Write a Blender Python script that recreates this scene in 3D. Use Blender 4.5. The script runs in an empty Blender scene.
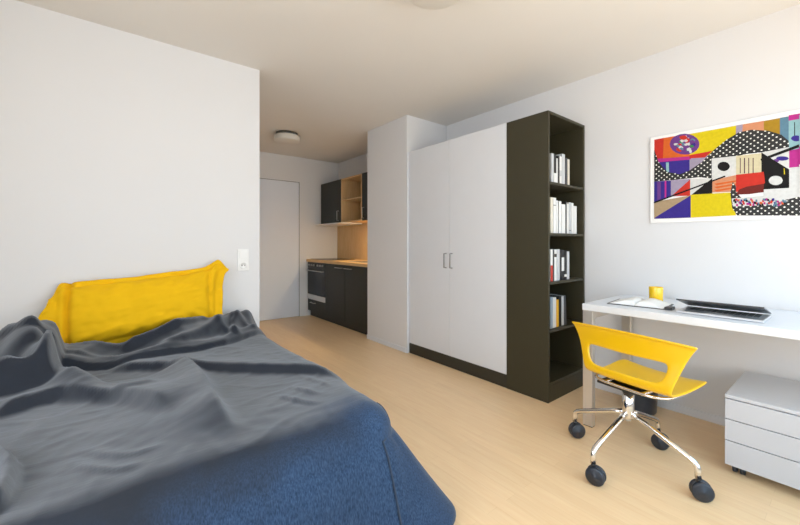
import bpy, bmesh, math, random
import numpy as np
from mathutils import Vector, Matrix, noise
random.seed(11)
PI = math.pi
scn = bpy.context.scene
COL = scn.collection

# ---------------------------------------------------------------- materials
def srgb(r, g, b):
    f = lambda c: (c/255/12.92) if c/255 <= .04045 else ((c/255+.055)/1.055)**2.4
    return (f(r), f(g), f(b), 1)
def mat(name, col, rough=.5, metal=0., bump=0., bscale=200., var=0., vscale=8., spec=.5, coat=0., stretch=None, trans=0.):
    m = bpy.data.materials.new(name); m.use_nodes = True
    nt = m.node_tree; N = nt.nodes; L = nt.links
    p = N['Principled BSDF']
    p.inputs['Base Color'].default_value = col
    p.inputs['Roughness'].default_value = rough
    p.inputs['Metallic'].default_value = metal
    p.inputs['Specular IOR Level'].default_value = spec
    p.inputs['Coat Weight'].default_value = coat
    p.inputs['Transmission Weight'].default_value = trans
    tc = N.new('ShaderNodeTexCoord'); mp = N.new('ShaderNodeMapping')
    L.new(tc.outputs['Object'], mp.inputs[0])
    if stretch: mp.inputs['Scale'].default_value = stretch
    n2 = N.new('ShaderNodeTexNoise'); n2.inputs['Scale'].default_value = vscale; n2.inputs['Detail'].default_value = 4
    L.new(mp.outputs[0], n2.inputs[0])
    r = N.new('ShaderNodeMixRGB'); r.blend_type = 'MULTIPLY'; r.inputs[0].default_value = 1
    cr = N.new('ShaderNodeValToRGB')
    cr.color_ramp.elements[0].position = .3; cr.color_ramp.elements[1].position = .7
    k = 1-var
    cr.color_ramp.elements[0].color = (k, k, k, 1); cr.color_ramp.elements[1].color = (1, 1, 1, 1)
    L.new(n2.outputs[0], cr.inputs[0]); L.new(cr.outputs[0], r.inputs[2]); r.inputs[1].default_value = col
    L.new(r.outputs[0], p.inputs['Base Color'])
    if bump:
        n = N.new('ShaderNodeTexNoise'); n.inputs['Scale'].default_value = bscale; n.inputs['Detail'].default_value = 3
        L.new(mp.outputs[0], n.inputs[0])
        b = N.new('ShaderNodeBump'); b.inputs['Strength'].default_value = bump; b.inputs['Distance'].default_value = .002
        L.new(n.outputs[0], b.inputs['Height']); L.new(b.outputs[0], p.inputs['Normal'])
    return m
M = {}
M['wall'] = mat('wall_paint', srgb(226, 226, 227), .85, bump=.08, bscale=300, var=.015, vscale=2, spec=.25)
M['ceiling'] = mat('ceiling_paint', srgb(232, 228, 222), .9, bump=.06, bscale=300, var=.02, vscale=2, spec=.2)
M['door'] = mat('door_paint', srgb(230, 236, 246), .6, var=.01)
M['white'] = mat('white_laminate', srgb(224, 227, 232), .45, var=.015, bump=.03)
M['desk'] = mat('desk_laminate', srgb(224, 228, 234), .42, var=.03, vscale=14, bump=.03, stretch=(1, .15, 1))
M['ped'] = mat('pedestal_lacquer', srgb(200, 202, 208), .45, var=.01)
M['olive'] = mat('olive_laminate', srgb(56, 52, 36), .5, spec=.3, var=.05, bump=.05)
M['olive_edge'] = mat('olive_edge', srgb(116, 108, 86), .45, var=.05)
M['plinth'] = mat('dark_plinth', srgb(42, 40, 31), .5, var=.05)
M['kitchen'] = mat('dark_kitchen_front', srgb(23, 26, 20), .5, var=.04)
M['carcass'] = mat('dark_carcass', srgb(32, 32, 29), .5)
M['steel'] = mat('brushed_steel', (.62, .61, .6, 1), .3, 1., bump=.05, bscale=400, stretch=(1, 1, 20))
M['steelw'] = mat('pale_steel', (.7, .71, .72, 1), .45, .6)
M['chrome'] = mat('chrome', (.82, .8, .78, 1), .1, 1.)
M['legmetal'] = mat('satin_metal_leg', (.72, .69, .65, 1), .3, .7)
M['dgrey'] = mat('dark_metal', (.06, .06, .065, 1), .35, .8)
M['handle'] = mat('handle_metal', (.33, .33, .34, 1), .35, .9)
M['glass_dark'] = mat('dark_oven_glass', (.008, .010, .014, 1), .18, spec=.3)
M['yellow'] = mat('yellow_plastic', srgb(240, 188, 0), .33, var=.01, coat=.15)
M['cup'] = mat('yellow_ceramic', srgb(248, 200, 20), .25, coat=.4)
M['pillow'] = mat('yellow_cotton', srgb(240, 186, 18), .85, bump=.12, bscale=60, var=.03, vscale=12, spec=.15)
M['caster'] = mat('caster_rubber', (.016, .022, .034, 1), .42, bump=.03)
M['bin'] = mat('bin_plastic', (.028, .04, .06, 1), .3)
M['paper'] = mat('paper', srgb(240, 240, 238), .8, var=.02)
M['black'] = mat('black_cover', (.02, .02, .022, 1), .4)
M['lampw'] = mat('lamp_opal', srgb(226, 221, 212), .4)
M['lampd'] = mat('lamp_base_metal', (.12, .11, .1, 1), .5, .5)
M['mattress'] = mat('mattress_cloth', srgb(215, 215, 212), .9, bump=.1)
M['bedframe'] = mat('bed_frame', srgb(205, 200, 190), .6)
M['plastic'] = mat('white_plastic', srgb(238, 238, 236), .35)
M['laptop'] = mat('laptop_aluminium', (.6, .61, .63, 1), .35, .7)
M['laptopd'] = mat('laptop_lid_dark', (.07, .075, .085, 1), .3, .6)
M['screen'] = mat('laptop_screen', (.09, .10, .115, 1), .3)
M['key'] = mat('laptop_keys', (.08, .085, .09, 1), .5)
M['frame'] = mat('picture_edge_white', srgb(245, 244, 242), .5)
for k, c in dict(orange=(244, 110, 40), red=(226, 54, 40), darkred=(120, 40, 34), yellow=(248, 222, 22), indigo=(62, 46, 150), lilac=(184, 170, 196), violet=(120, 66, 150),
                 white=(244, 244, 240), green=(60, 150, 84), black=(24, 22, 22), magenta=(206, 50, 150), lightblue=(160, 206, 212), peach=(240, 160, 116), ochre=(190, 146, 36),
                 steel=(104, 146, 170), cream=(240, 228, 186), plum=(90, 50, 70), tan=(196, 168, 130)).items():
    M['art_'+k] = mat('print_'+k, srgb(*[int(v*.88) for v in c]), .75, spec=.2, var=.12, vscale=60)
for k, c in dict(w=(235, 235, 232), g=(200, 202, 204), k=(22, 22, 24), r=(190, 50, 34), y=(240, 180, 30), b=(150, 168, 186), d=(60, 62, 66), c=(226, 218, 200)).items():
    M['bk_'+k] = mat('book_cover_'+k, srgb(*c), .5, var=.04, vscale=30)

def wood(name, base, dark, rough=.4, scale=(1, 1, 1), planks=None, rot=0, bump=.05):
    m = bpy.data.materials.new(name); m.use_nodes = True
    N = m.node_tree.nodes; L = m.node_tree.links; p = N['Principled BSDF']
    tc = N.new('ShaderNodeTexCoord'); mp = N.new('ShaderNodeMapping'); L.new(tc.outputs['Object'], mp.inputs[0])
    mp.inputs['Scale'].default_value = scale
    n = N.new('ShaderNodeTexNoise'); n.inputs['Scale'].default_value = 6; n.inputs['Detail'].default_value = 6; n.inputs['Distortion'].default_value = .6
    L.new(mp.outputs[0], n.inputs[0])
    cr = N.new('ShaderNodeValToRGB'); cr.color_ramp.elements[0].position = .3; cr.color_ramp.elements[1].position = .7
    cr.color_ramp.elements[0].color = dark; cr.color_ramp.elements[1].color = base
    L.new(n.outputs[0], cr.inputs[0]); out = cr.outputs[0]
    if planks:
        mp2 = N.new('ShaderNodeMapping'); mp2.inputs['Rotation'].default_value = (0, 0, rot); L.new(tc.outputs['Object'], mp2.inputs[0])
        b = N.new('ShaderNodeTexBrick'); b.inputs['Scale'].default_value = 1
        b.inputs['Brick Width'].default_value = planks[0]; b.inputs['Row Height'].default_value = planks[1]
        b.inputs['Mortar Size'].default_value = .0009; b.inputs['Mortar Smooth'].default_value = .6; b.offset = .37
        b.inputs['Color1'].default_value = (1, 1, 1, 1); b.inputs['Color2'].default_value = (.955, .945, .93, 1); b.inputs['Mortar'].default_value = (.86, .82, .76, 1)
        L.new(mp2.outputs[0], b.inputs[0])
        mx = N.new('ShaderNodeMixRGB'); mx.blend_type = 'MULTIPLY'; mx.inputs[0].default_value = 1
        L.new(out, mx.inputs[1]); L.new(b.outputs[0], mx.inputs[2]); out = mx.outputs[0]
    L.new(out, p.inputs['Base Color']); p.inputs['Roughness'].default_value = rough
    if bump:
        bp = N.new('ShaderNodeBump'); bp.inputs['Strength'].default_value = bump; bp.inputs['Distance'].default_value = .001
        L.new(n.outputs[0], bp.inputs['Height']); L.new(bp.outputs[0], p.inputs['Normal'])
    return m
M['floor'] = wood('maple_floor', srgb(248, 214, 168), srgb(242, 203, 155), .36, (9, .8, 1), (1.15, .066), PI/2)
M['worktop'] = wood('oak_worktop', srgb(222, 184, 128), srgb(200, 158, 100), .4, (8, 1, 8))
M['oak'] = wood('oak_panel', srgb(224, 190, 140), srgb(210, 172, 120), .5, (8, 8, 1))

# dotted print: black with white dots on a staggered lattice
def dots_mat():
    m = bpy.data.materials.new('print_dots'); m.use_nodes = True
    N = m.node_tree.nodes; L = m.node_tree.links; p = N['Principled BSDF']; p.inputs['Roughness'].default_value = .6
    tc = N.new('ShaderNodeTexCoord'); mp = N.new('ShaderNodeMapping'); L.new(tc.outputs['Object'], mp.inputs[0])
    mp.inputs['Rotation'].default_value = (PI/4, 0, 0); mp.inputs['Scale'].default_value = (0, 46, 46)
    fr = N.new('ShaderNodeVectorMath'); fr.operation = 'FRACTION'; L.new(mp.outputs[0], fr.inputs[0])
    sb = N.new('ShaderNodeVectorMath'); sb.operation = 'SUBTRACT'; L.new(fr.outputs[0], sb.inputs[0]); sb.inputs[1].default_value = (0, .5, .5)
    ln = N.new('ShaderNodeVectorMath'); ln.operation = 'LENGTH'; L.new(sb.outputs[0], ln.inputs[0])
    lt = N.new('ShaderNodeMath'); lt.operation = 'LESS_THAN'; lt.inputs[1].default_value = .19; L.new(ln.outputs['Value'], lt.inputs[0])
    mx = N.new('ShaderNodeMixRGB'); mx.inputs[1].default_value = srgb(14, 13, 12); mx.inputs[2].default_value = srgb(236, 234, 224)
    L.new(lt.outputs[0], mx.inputs[0]); L.new(mx.outputs[0], p.inputs['Base Color'])
    return m
M['art_dots'] = dots_mat()

# denim-like blanket cloth: woven noise, sheen put into the colour, paler and greyer at grazing angles
def cloth_mat():
    m = bpy.data.materials.new('blue_grey_woven_blanket'); m.use_nodes = True
    N = m.node_tree.nodes; L = m.node_tree.links; p = N['Principled BSDF']
    tc = N.new('ShaderNodeTexCoord')
    mp = N.new('ShaderNodeMapping'); L.new(tc.outputs['Object'], mp.inputs[0]); mp.inputs['Scale'].default_value = (260, 260, 60)
    w = N.new('ShaderNodeTexNoise'); w.inputs['Scale'].default_value = 1.; w.inputs['Detail'].default_value = 3; L.new(mp.outputs[0], w.inputs[0])
    cr = N.new('ShaderNodeValToRGB'); cr.color_ramp.elements[0].position = .3; cr.color_ramp.elements[1].position = .7
    cr.color_ramp.elements[0].color = CL0; cr.color_ramp.elements[1].color = CL1
    L.new(w.outputs[0], cr.inputs[0])
    n = N.new('ShaderNodeTexNoise'); n.inputs['Scale'].default_value = 5; n.inputs['Detail'].default_value = 5; L.new(tc.outputs['Object'], n.inputs[0])
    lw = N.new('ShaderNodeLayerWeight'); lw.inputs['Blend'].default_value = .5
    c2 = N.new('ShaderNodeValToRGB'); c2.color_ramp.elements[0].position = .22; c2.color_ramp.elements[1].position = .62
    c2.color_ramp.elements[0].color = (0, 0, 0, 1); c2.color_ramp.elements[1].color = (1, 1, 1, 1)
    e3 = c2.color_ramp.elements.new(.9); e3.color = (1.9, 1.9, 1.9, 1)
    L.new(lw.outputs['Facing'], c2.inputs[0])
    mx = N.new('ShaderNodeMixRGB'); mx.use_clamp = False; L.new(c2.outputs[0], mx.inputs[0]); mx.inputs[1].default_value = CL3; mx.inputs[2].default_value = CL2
    m2 = N.new('ShaderNodeMixRGB'); m2.blend_type = 'MULTIPLY'; m2.inputs[0].default_value = 1
    c3 = N.new('ShaderNodeValToRGB'); c3.color_ramp.elements[0].position = .3; c3.color_ramp.elements[1].position = .75
    c3.color_ramp.elements[0].color = (.84, .84, .84, 1); c3.color_ramp.elements[1].color = (1.05, 1.05, 1.05, 1)
    L.new(n.outputs[0], c3.inputs[0]); 
    # cool window light put into the colour: slate grey, bluer towards the foot hem
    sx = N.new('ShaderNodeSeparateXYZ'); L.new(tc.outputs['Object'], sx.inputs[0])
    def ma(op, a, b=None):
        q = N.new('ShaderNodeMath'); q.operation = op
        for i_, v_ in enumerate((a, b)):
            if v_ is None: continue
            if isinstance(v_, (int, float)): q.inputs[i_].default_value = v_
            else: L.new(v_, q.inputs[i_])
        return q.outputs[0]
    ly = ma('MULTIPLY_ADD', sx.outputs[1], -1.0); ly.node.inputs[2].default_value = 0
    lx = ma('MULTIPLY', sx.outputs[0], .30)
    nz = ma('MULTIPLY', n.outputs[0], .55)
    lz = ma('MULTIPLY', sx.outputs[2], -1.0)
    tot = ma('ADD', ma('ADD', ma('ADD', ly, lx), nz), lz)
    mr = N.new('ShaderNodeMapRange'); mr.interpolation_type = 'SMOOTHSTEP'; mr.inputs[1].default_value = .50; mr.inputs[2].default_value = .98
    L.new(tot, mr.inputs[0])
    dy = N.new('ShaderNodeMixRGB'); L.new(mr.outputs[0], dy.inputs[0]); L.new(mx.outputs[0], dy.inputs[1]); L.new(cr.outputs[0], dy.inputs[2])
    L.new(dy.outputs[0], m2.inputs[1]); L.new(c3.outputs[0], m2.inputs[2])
    L.new(m2.outputs[0], p.inputs['Base Color'])
    p.inputs['Roughness'].default_value = .9; p.inputs['Specular IOR Level'].default_value = .15
    p.inputs['Sheen Weight'].default_value = .25; p.inputs['Sheen Roughness'].default_value = .4; p.inputs['Sheen Tint'].default_value = (.75, .82, .9, 1)
    wr = N.new('ShaderNodeTexNoise'); wr.inputs['Scale'].default_value = 1; wr.inputs['Detail'].default_value = 3; wr.inputs['Distortion'].default_value = 1.2
    mp3 = N.new('ShaderNodeMapping'); mp3.inputs['Scale'].default_value = (9, 26, 9); mp3.inputs['Rotation'].default_value = (0, 0, .35); L.new(tc.outputs['Object'], mp3.inputs[0]); L.new(mp3.outputs[0], wr.inputs[0])
    b1 = N.new('ShaderNodeBump'); b1.inputs['Strength'].default_value = .5; b1.inputs['Distance'].default_value = .006; L.new(wr.outputs[0], b1.inputs['Height'])
    b2 = N.new('ShaderNodeBump'); b2.inputs['Strength'].default_value = .25; b2.inputs['Distance'].default_value = .002; L.new(w.outputs[0], b2.inputs['Height'])
    L.new(b1.outputs[0], b2.inputs['Normal']); L.new(b2.outputs[0], p.inputs['Normal'])
    return m
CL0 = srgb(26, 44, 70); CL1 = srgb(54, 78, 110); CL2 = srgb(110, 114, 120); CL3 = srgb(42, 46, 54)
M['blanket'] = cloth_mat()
M['hem'] = mat('blanket_hem', srgb(40, 54, 74), .9)
ART = [
 ('orange',[(0.896,1.848),(0.799,1.847),(0.691,1.842),(0.691,1.687),(0.877,1.704)]),
 ('red',[(0.896,1.848),(0.84,1.848),(0.845,1.705),(0.896,1.718)]),
 ('yellow',[(0.698,1.842),(0.471,1.84),(0.471,1.747),(0.585,1.663),(0.698,1.695)]),
 ('indigo',[(0.896,1.711),(0.691,1.687),(0.691,1.577),(0.896,1.556)]),
 ('lilac',[(0.698,1.688),(0.591,1.684),(0.622,1.627),(0.698,1.603)]),
 ('violet',[(0.647,1.765),(0.65,1.745),(0.661,1.728),(0.678,1.717),(0.7,1.711),(0.724,1.713),(0.749,1.721),(0.772,1.735),(0.79,1.754),(0.802,1.776),(0.806,1.798),(0.802,1.819),(0.79,1.836),(0.772,1.847),(0.749,1.852),(0.724,1.85),(0.7,1.841),(0.678,1.826),(0.661,1.807),(0.65,1.786)]),
 ('white',[(0.728,1.831),(0.717,1.828),(0.719,1.809),(0.731,1.815),(0.735,1.829)]),
 ('black',[(0.667,1.765),(0.672,1.757),(0.689,1.767),(0.686,1.777),(0.674,1.781)]),
 ('white',[(0.721,1.794),(0.707,1.784),(0.718,1.776),(0.735,1.778),(0.738,1.796)]),
 ('white',[(0.758,1.759),(0.756,1.77),(0.745,1.775),(0.733,1.762),(0.742,1.754)]),
 ('steel',[(0.698,1.729),(0.715,1.734),(0.715,1.747),(0.702,1.75),(0.694,1.735)]),
 ('white',[(0.706,1.771),(0.718,1.769),(0.733,1.779),(0.725,1.792),(0.713,1.786)]),
 ('white',[(0.712,1.825),(0.699,1.817),(0.711,1.807),(0.727,1.815),(0.728,1.829)]),
 ('white',[(0.745,1.746),(0.753,1.76),(0.74,1.771),(0.733,1.762),(0.727,1.75)]),
 ('red',[(0.761,1.741),(0.761,1.754),(0.755,1.761),(0.74,1.749),(0.747,1.734)]),
 ('indigo',[(0.71,1.829),(0.706,1.82),(0.71,1.804),(0.722,1.817),(0.721,1.831)]),
 ('red',[(0.75,1.736),(0.753,1.747),(0.748,1.762),(0.735,1.748),(0.74,1.738)]),
 ('orange',[(0.716,1.82),(0.703,1.806),(0.713,1.793),(0.725,1.8),(0.725,1.815)]),
 ('red',[(0.751,1.84),(0.739,1.838),(0.736,1.819),(0.747,1.821),(0.753,1.831)]),
 ('red',[(0.765,1.744),(0.772,1.759),(0.755,1.768),(0.744,1.755),(0.749,1.742)]),
 ('white',[(0.693,1.732),(0.709,1.734),(0.713,1.749),(0.699,1.755),(0.688,1.742)]),
 ('white',[(0.715,1.837),(0.709,1.822),(0.712,1.812),(0.727,1.818),(0.728,1.832)]),
 ('white',[(0.689,1.715),(0.699,1.721),(0.701,1.736),(0.691,1.736),(0.685,1.73)]),
 ('red',[(0.757,1.749),(0.761,1.765),(0.746,1.771),(0.739,1.76),(0.741,1.745)]),
 ('white',[(0.751,1.752),(0.758,1.767),(0.744,1.774),(0.733,1.764),(0.736,1.75)]),
 ('violet',[(0.687,1.799),(0.681,1.785),(0.698,1.781),(0.707,1.797),(0.699,1.806)]),
 ('green',[(0.74,1.835),(0.726,1.822),(0.723,1.809),(0.74,1.811),(0.753,1.825)]),
 ('indigo',[(0.772,1.785),(0.762,1.791),(0.753,1.79),(0.749,1.776),(0.76,1.774)]),
 ('white',[(0.75,1.785),(0.741,1.799),(0.727,1.79),(0.723,1.772),(0.738,1.776)]),
 ('violet',[(0.735,1.822),(0.724,1.814),(0.723,1.8),(0.735,1.803),(0.744,1.815)]),
 ('violet',[(0.793,1.814),(0.784,1.822),(0.766,1.808),(0.774,1.794),(0.79,1.799)]),
 ('steel',[(0.669,1.8),(0.669,1.789),(0.685,1.791),(0.695,1.802),(0.683,1.81)]),
 ('white',[(0.784,1.793),(0.777,1.798),(0.76,1.793),(0.767,1.785),(0.778,1.783)]),
 ('green',[(0.674,1.753),(0.687,1.75),(0.699,1.76),(0.693,1.767),(0.68,1.768)]),
 ('green',[(0.755,1.806),(0.741,1.809),(0.73,1.793),(0.741,1.786),(0.749,1.795)]),
 ('indigo',[(0.666,1.765),(0.671,1.753),(0.683,1.767),(0.685,1.775),(0.669,1.777)]),
 ('violet',[(0.79,1.815),(0.783,1.826),(0.774,1.812),(0.774,1.796),(0.79,1.805)]),
 ('white',[(0.695,1.771),(0.7,1.766),(0.712,1.773),(0.712,1.784),(0.697,1.786)]),
 ('violet',[(0.728,1.807),(0.717,1.796),(0.717,1.783),(0.734,1.782),(0.733,1.795)]),
 ('red',[(0.699,1.814),(0.695,1.801),(0.704,1.79),(0.716,1.802),(0.71,1.818)]),
 ('violet',[(0.77,1.817),(0.762,1.817),(0.755,1.809),(0.759,1.795),(0.774,1.807)]),
 ('violet',[(0.742,1.742),(0.748,1.752),(0.74,1.758),(0.724,1.756),(0.729,1.741)]),
 ('red',[(0.71,1.8),(0.699,1.791),(0.714,1.785),(0.721,1.793),(0.723,1.808)]),
 ('white',[(0.717,1.813),(0.705,1.799),(0.716,1.793),(0.725,1.797),(0.727,1.811)]),
 ('steel',[(0.742,1.748),(0.756,1.758),(0.741,1.763),(0.732,1.756),(0.73,1.743)]),
 ('steel',[(0.771,1.782),(0.76,1.792),(0.744,1.787),(0.748,1.776),(0.758,1.766)]),
 ('violet',[(0.671,1.789),(0.676,1.775),(0.687,1.776),(0.694,1.792),(0.684,1.803)]),
 ('white',[(0.737,1.817),(0.729,1.811),(0.728,1.797),(0.739,1.795),(0.749,1.809)]),
 ('steel',[(0.742,1.79),(0.734,1.793),(0.727,1.787),(0.724,1.771),(0.743,1.777)]),
 ('red',[(0.763,1.786),(0.751,1.791),(0.741,1.787),(0.739,1.776),(0.75,1.778)]),
 ('red',[(0.71,1.82),(0.711,1.816),(0.713,1.812),(0.718,1.81),(0.723,1.809),(0.729,1.81),(0.736,1.812),(0.741,1.815),(0.746,1.82),(0.749,1.824),(0.75,1.829),(0.749,1.834),(0.746,1.837),(0.741,1.839),(0.736,1.84),(0.729,1.839),(0.723,1.837),(0.718,1.834),(0.713,1.83),(0.711,1.825)]),
 ('magenta',[(0.889,1.713),(0.691,1.694),(0.691,1.674),(0.883,1.688)]),
 ('red',[(0.698,1.704),(0.582,1.709),(0.619,1.674),(0.698,1.682)]),
 ('lightblue',[(0.827,1.678),(0.811,1.675),(0.809,1.598),(0.825,1.6)]),
 ('peach',[(0.471,1.84),(0.351,1.837),(0.351,1.774),(0.471,1.77)]),
 ('lilac',[(0.471,1.84),(0.441,1.84),(0.444,1.786),(0.471,1.77)]),
 ('ochre',[(0.351,1.836),(0.284,1.836),(0.284,1.727),(0.351,1.771)]),
 ('steel',[(0.286,1.837),(0.25,1.836),(0.25,1.651),(0.286,1.714)]),
 ('lightblue',[(0.252,1.836),(0.209,1.833),(0.209,1.643),(0.252,1.644)]),
 ('magenta',[(0.252,1.842),(0.209,1.841),(0.209,1.811),(0.252,1.811)]),
 ('magenta',[(0.252,1.644),(0.209,1.649),(0.209,1.545),(0.252,1.549)]),
 ('black',[(0.231,1.798),(0.228,1.797),(0.227,1.715),(0.231,1.715)]),
 ('indigo',[(0.202,1.702),(0.203,1.697),(0.206,1.693),(0.21,1.691),(0.216,1.69),(0.222,1.69),(0.228,1.692),(0.234,1.696),(0.239,1.701),(0.242,1.706),(0.243,1.711),(0.242,1.716),(0.239,1.72),(0.234,1.723),(0.228,1.724),(0.222,1.723),(0.216,1.721),(0.21,1.717),(0.206,1.713),(0.203,1.707)]),
 ('dots',[(0.896,1.78),(0.87,1.689),(0.82,1.613),(0.751,1.586),(0.698,1.603),(0.634,1.648),(0.573,1.715),(0.514,1.764),(0.458,1.796),(0.403,1.798),(0.331,1.774),(0.281,1.741),(0.252,1.7),(0.25,1.658),(0.311,1.659),(0.361,1.656),(0.425,1.659),(0.471,1.653),(0.514,1.655),(0.585,1.658),(0.585,1.535),(0.647,1.552),(0.764,1.552),(0.896,1.556)]),
 ('white',[(0.585,1.661),(0.471,1.656),(0.471,1.542),(0.585,1.523)]),
 ('black',[(0.499,1.598),(0.501,1.589),(0.505,1.582),(0.511,1.576),(0.519,1.573),(0.528,1.573),(0.537,1.576),(0.545,1.582),(0.552,1.589),(0.556,1.598),(0.557,1.607),(0.556,1.616),(0.552,1.623),(0.545,1.629),(0.537,1.631),(0.528,1.631),(0.519,1.628),(0.511,1.623),(0.505,1.615),(0.501,1.607)]),
 ('cream',[(0.471,1.656),(0.359,1.652),(0.359,1.54),(0.471,1.541)]),
 ('plum',[(0.454,1.641),(0.45,1.64),(0.45,1.548),(0.454,1.547)]),
 ('plum',[(0.436,1.637),(0.431,1.637),(0.431,1.545),(0.436,1.544)]),
 ('plum',[(0.417,1.634),(0.413,1.633),(0.413,1.542),(0.417,1.542)]),
 ('plum',[(0.398,1.631),(0.394,1.63),(0.394,1.54),(0.398,1.539)]),
 ('white',[(0.361,1.656),(0.25,1.665),(0.25,1.534),(0.361,1.651)]),
 ('indigo',[(0.251,1.601),(0.253,1.598),(0.256,1.595),(0.262,1.593),(0.269,1.593),(0.276,1.593),(0.284,1.595),(0.291,1.598),(0.297,1.602),(0.3,1.606),(0.302,1.61),(0.3,1.614),(0.297,1.617),(0.291,1.619),(0.284,1.619),(0.276,1.618),(0.269,1.616),(0.262,1.613),(0.256,1.609),(0.253,1.605)]),
 ('violet',[(0.289,1.595),(0.29,1.593),(0.291,1.59),(0.294,1.588),(0.297,1.588),(0.301,1.588),(0.304,1.589),(0.308,1.591),(0.31,1.593),(0.312,1.596),(0.313,1.6),(0.312,1.603),(0.31,1.605),(0.308,1.607),(0.304,1.608),(0.301,1.607),(0.297,1.606),(0.294,1.604),(0.291,1.602),(0.29,1.599)]),
 ('black',[(0.361,1.656),(0.25,1.54),(0.25,1.437),(0.351,1.439),(0.361,1.529)]),
 ('white',[(0.275,1.482),(0.277,1.474),(0.28,1.467),(0.287,1.462),(0.294,1.459),(0.303,1.459),(0.311,1.461),(0.319,1.466),(0.325,1.472),(0.329,1.48),(0.331,1.489),(0.329,1.497),(0.325,1.504),(0.319,1.509),(0.311,1.512),(0.303,1.512),(0.294,1.509),(0.287,1.505),(0.28,1.498),(0.277,1.49)]),
 ('yellow',[(0.271,1.551),(0.268,1.547),(0.266,1.515),(0.27,1.516)]),
 ('white',[(0.25,1.549),(0.209,1.548),(0.209,1.382),(0.291,1.367),(0.353,1.392),(0.353,1.44),(0.25,1.437)]),
 ('peach',[(0.585,1.523),(0.471,1.541),(0.471,1.44),(0.585,1.447)]),
 ('orange',[(0.573,1.501),(0.471,1.509),(0.471,1.5),(0.561,1.49)]),
 ('orange',[(0.573,1.481),(0.471,1.49),(0.471,1.481),(0.561,1.47)]),
 ('orange',[(0.573,1.461),(0.471,1.47),(0.471,1.461),(0.561,1.45)]),
 ('indigo',[(0.896,1.556),(0.799,1.551),(0.799,1.443),(0.896,1.415)]),
 ('violet',[(0.877,1.552),(0.857,1.551),(0.857,1.432),(0.877,1.425)]),
 ('magenta',[(0.834,1.553),(0.825,1.552),(0.825,1.442),(0.834,1.438)]),
 ('lilac',[(0.799,1.553),(0.691,1.548),(0.691,1.439),(0.799,1.443)]),
 ('red',[(0.694,1.545),(0.694,1.437),(0.795,1.447)]),
 ('white',[(0.694,1.549),(0.585,1.537),(0.585,1.437),(0.694,1.442)]),
 ('black',[(0.582,1.537),(0.582,1.437),(0.69,1.442)]),
 ('yellow',[(0.694,1.444),(0.491,1.438),(0.471,1.297),(0.694,1.295)]),
 ('tan',[(0.896,1.415),(0.691,1.44),(0.896,1.298)]),
 ('indigo',[(0.691,1.44),(0.691,1.295),(0.896,1.298),(0.889,1.308)]),
 ('dots',[(0.486,1.502),(0.497,1.436),(0.489,1.344),(0.466,1.296),(0.209,1.28),(0.209,1.385),(0.252,1.375),(0.351,1.358),(0.436,1.385),(0.458,1.417),(0.469,1.47)]),
 ('red',[(0.471,1.542),(0.351,1.542),(0.346,1.477),(0.382,1.445),(0.471,1.437)]),
 ('darkred',[(0.458,1.451),(0.425,1.465),(0.351,1.473),(0.351,1.424),(0.414,1.419),(0.469,1.422)]),
 ('white',[(0.491,1.4),(0.351,1.404),(0.271,1.377),(0.252,1.364),(0.331,1.347),(0.484,1.352)]),
 ('black',[(0.484,1.393),(0.475,1.393),(0.474,1.379),(0.484,1.38)]),
 ('black',[(0.481,1.397),(0.472,1.396),(0.471,1.383),(0.481,1.384)]),
 ('black',[(0.478,1.384),(0.469,1.383),(0.468,1.369),(0.478,1.37)]),
 ('red',[(0.474,1.399),(0.465,1.398),(0.464,1.385),(0.474,1.386)]),
 ('magenta',[(0.471,1.366),(0.462,1.365),(0.461,1.352),(0.471,1.353)]),
 ('indigo',[(0.468,1.391),(0.459,1.39),(0.458,1.377),(0.468,1.378)]),
 ('orange',[(0.464,1.393),(0.455,1.393),(0.454,1.379),(0.464,1.38)]),
 ('steel',[(0.461,1.382),(0.452,1.381),(0.451,1.368),(0.461,1.369)]),
 ('magenta',[(0.458,1.379),(0.449,1.378),(0.448,1.365),(0.458,1.365)]),
 ('indigo',[(0.454,1.375),(0.445,1.374),(0.444,1.361),(0.454,1.362)]),
 ('indigo',[(0.451,1.391),(0.442,1.39),(0.441,1.376),(0.451,1.377)]),
 ('black',[(0.448,1.366),(0.439,1.365),(0.438,1.352),(0.448,1.352)]),
 ('red',[(0.444,1.384),(0.436,1.383),(0.434,1.37),(0.444,1.371)]),
 ('red',[(0.441,1.373),(0.432,1.372),(0.431,1.359),(0.441,1.359)]),
 ('black',[(0.438,1.392),(0.429,1.391),(0.428,1.378),(0.438,1.379)]),
 ('steel',[(0.434,1.396),(0.426,1.395),(0.425,1.382),(0.434,1.383)]),
 ('steel',[(0.431,1.396),(0.423,1.396),(0.421,1.382),(0.431,1.383)]),
 ('black',[(0.428,1.387),(0.419,1.386),(0.418,1.373),(0.428,1.374)]),
 ('magenta',[(0.425,1.369),(0.416,1.369),(0.415,1.355),(0.425,1.356)]),
 ('magenta',[(0.421,1.369),(0.413,1.369),(0.412,1.355),(0.421,1.356)]),
 ('steel',[(0.418,1.381),(0.41,1.381),(0.409,1.367),(0.418,1.368)]),
 ('indigo',[(0.415,1.374),(0.406,1.373),(0.405,1.36),(0.415,1.361)]),
 ('red',[(0.412,1.362),(0.403,1.362),(0.402,1.348),(0.412,1.349)]),
 ('magenta',[(0.409,1.394),(0.4,1.393),(0.399,1.38),(0.409,1.381)]),
 ('orange',[(0.405,1.387),(0.397,1.386),(0.396,1.373),(0.405,1.374)]),
 ('orange',[(0.402,1.378),(0.394,1.378),(0.393,1.364),(0.402,1.365)]),
 ('magenta',[(0.399,1.362),(0.391,1.361),(0.389,1.348),(0.399,1.349)]),
 ('magenta',[(0.396,1.375),(0.387,1.374),(0.386,1.361),(0.396,1.362)]),
 ('black',[(0.393,1.372),(0.384,1.371),(0.383,1.358),(0.393,1.359)]),
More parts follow.
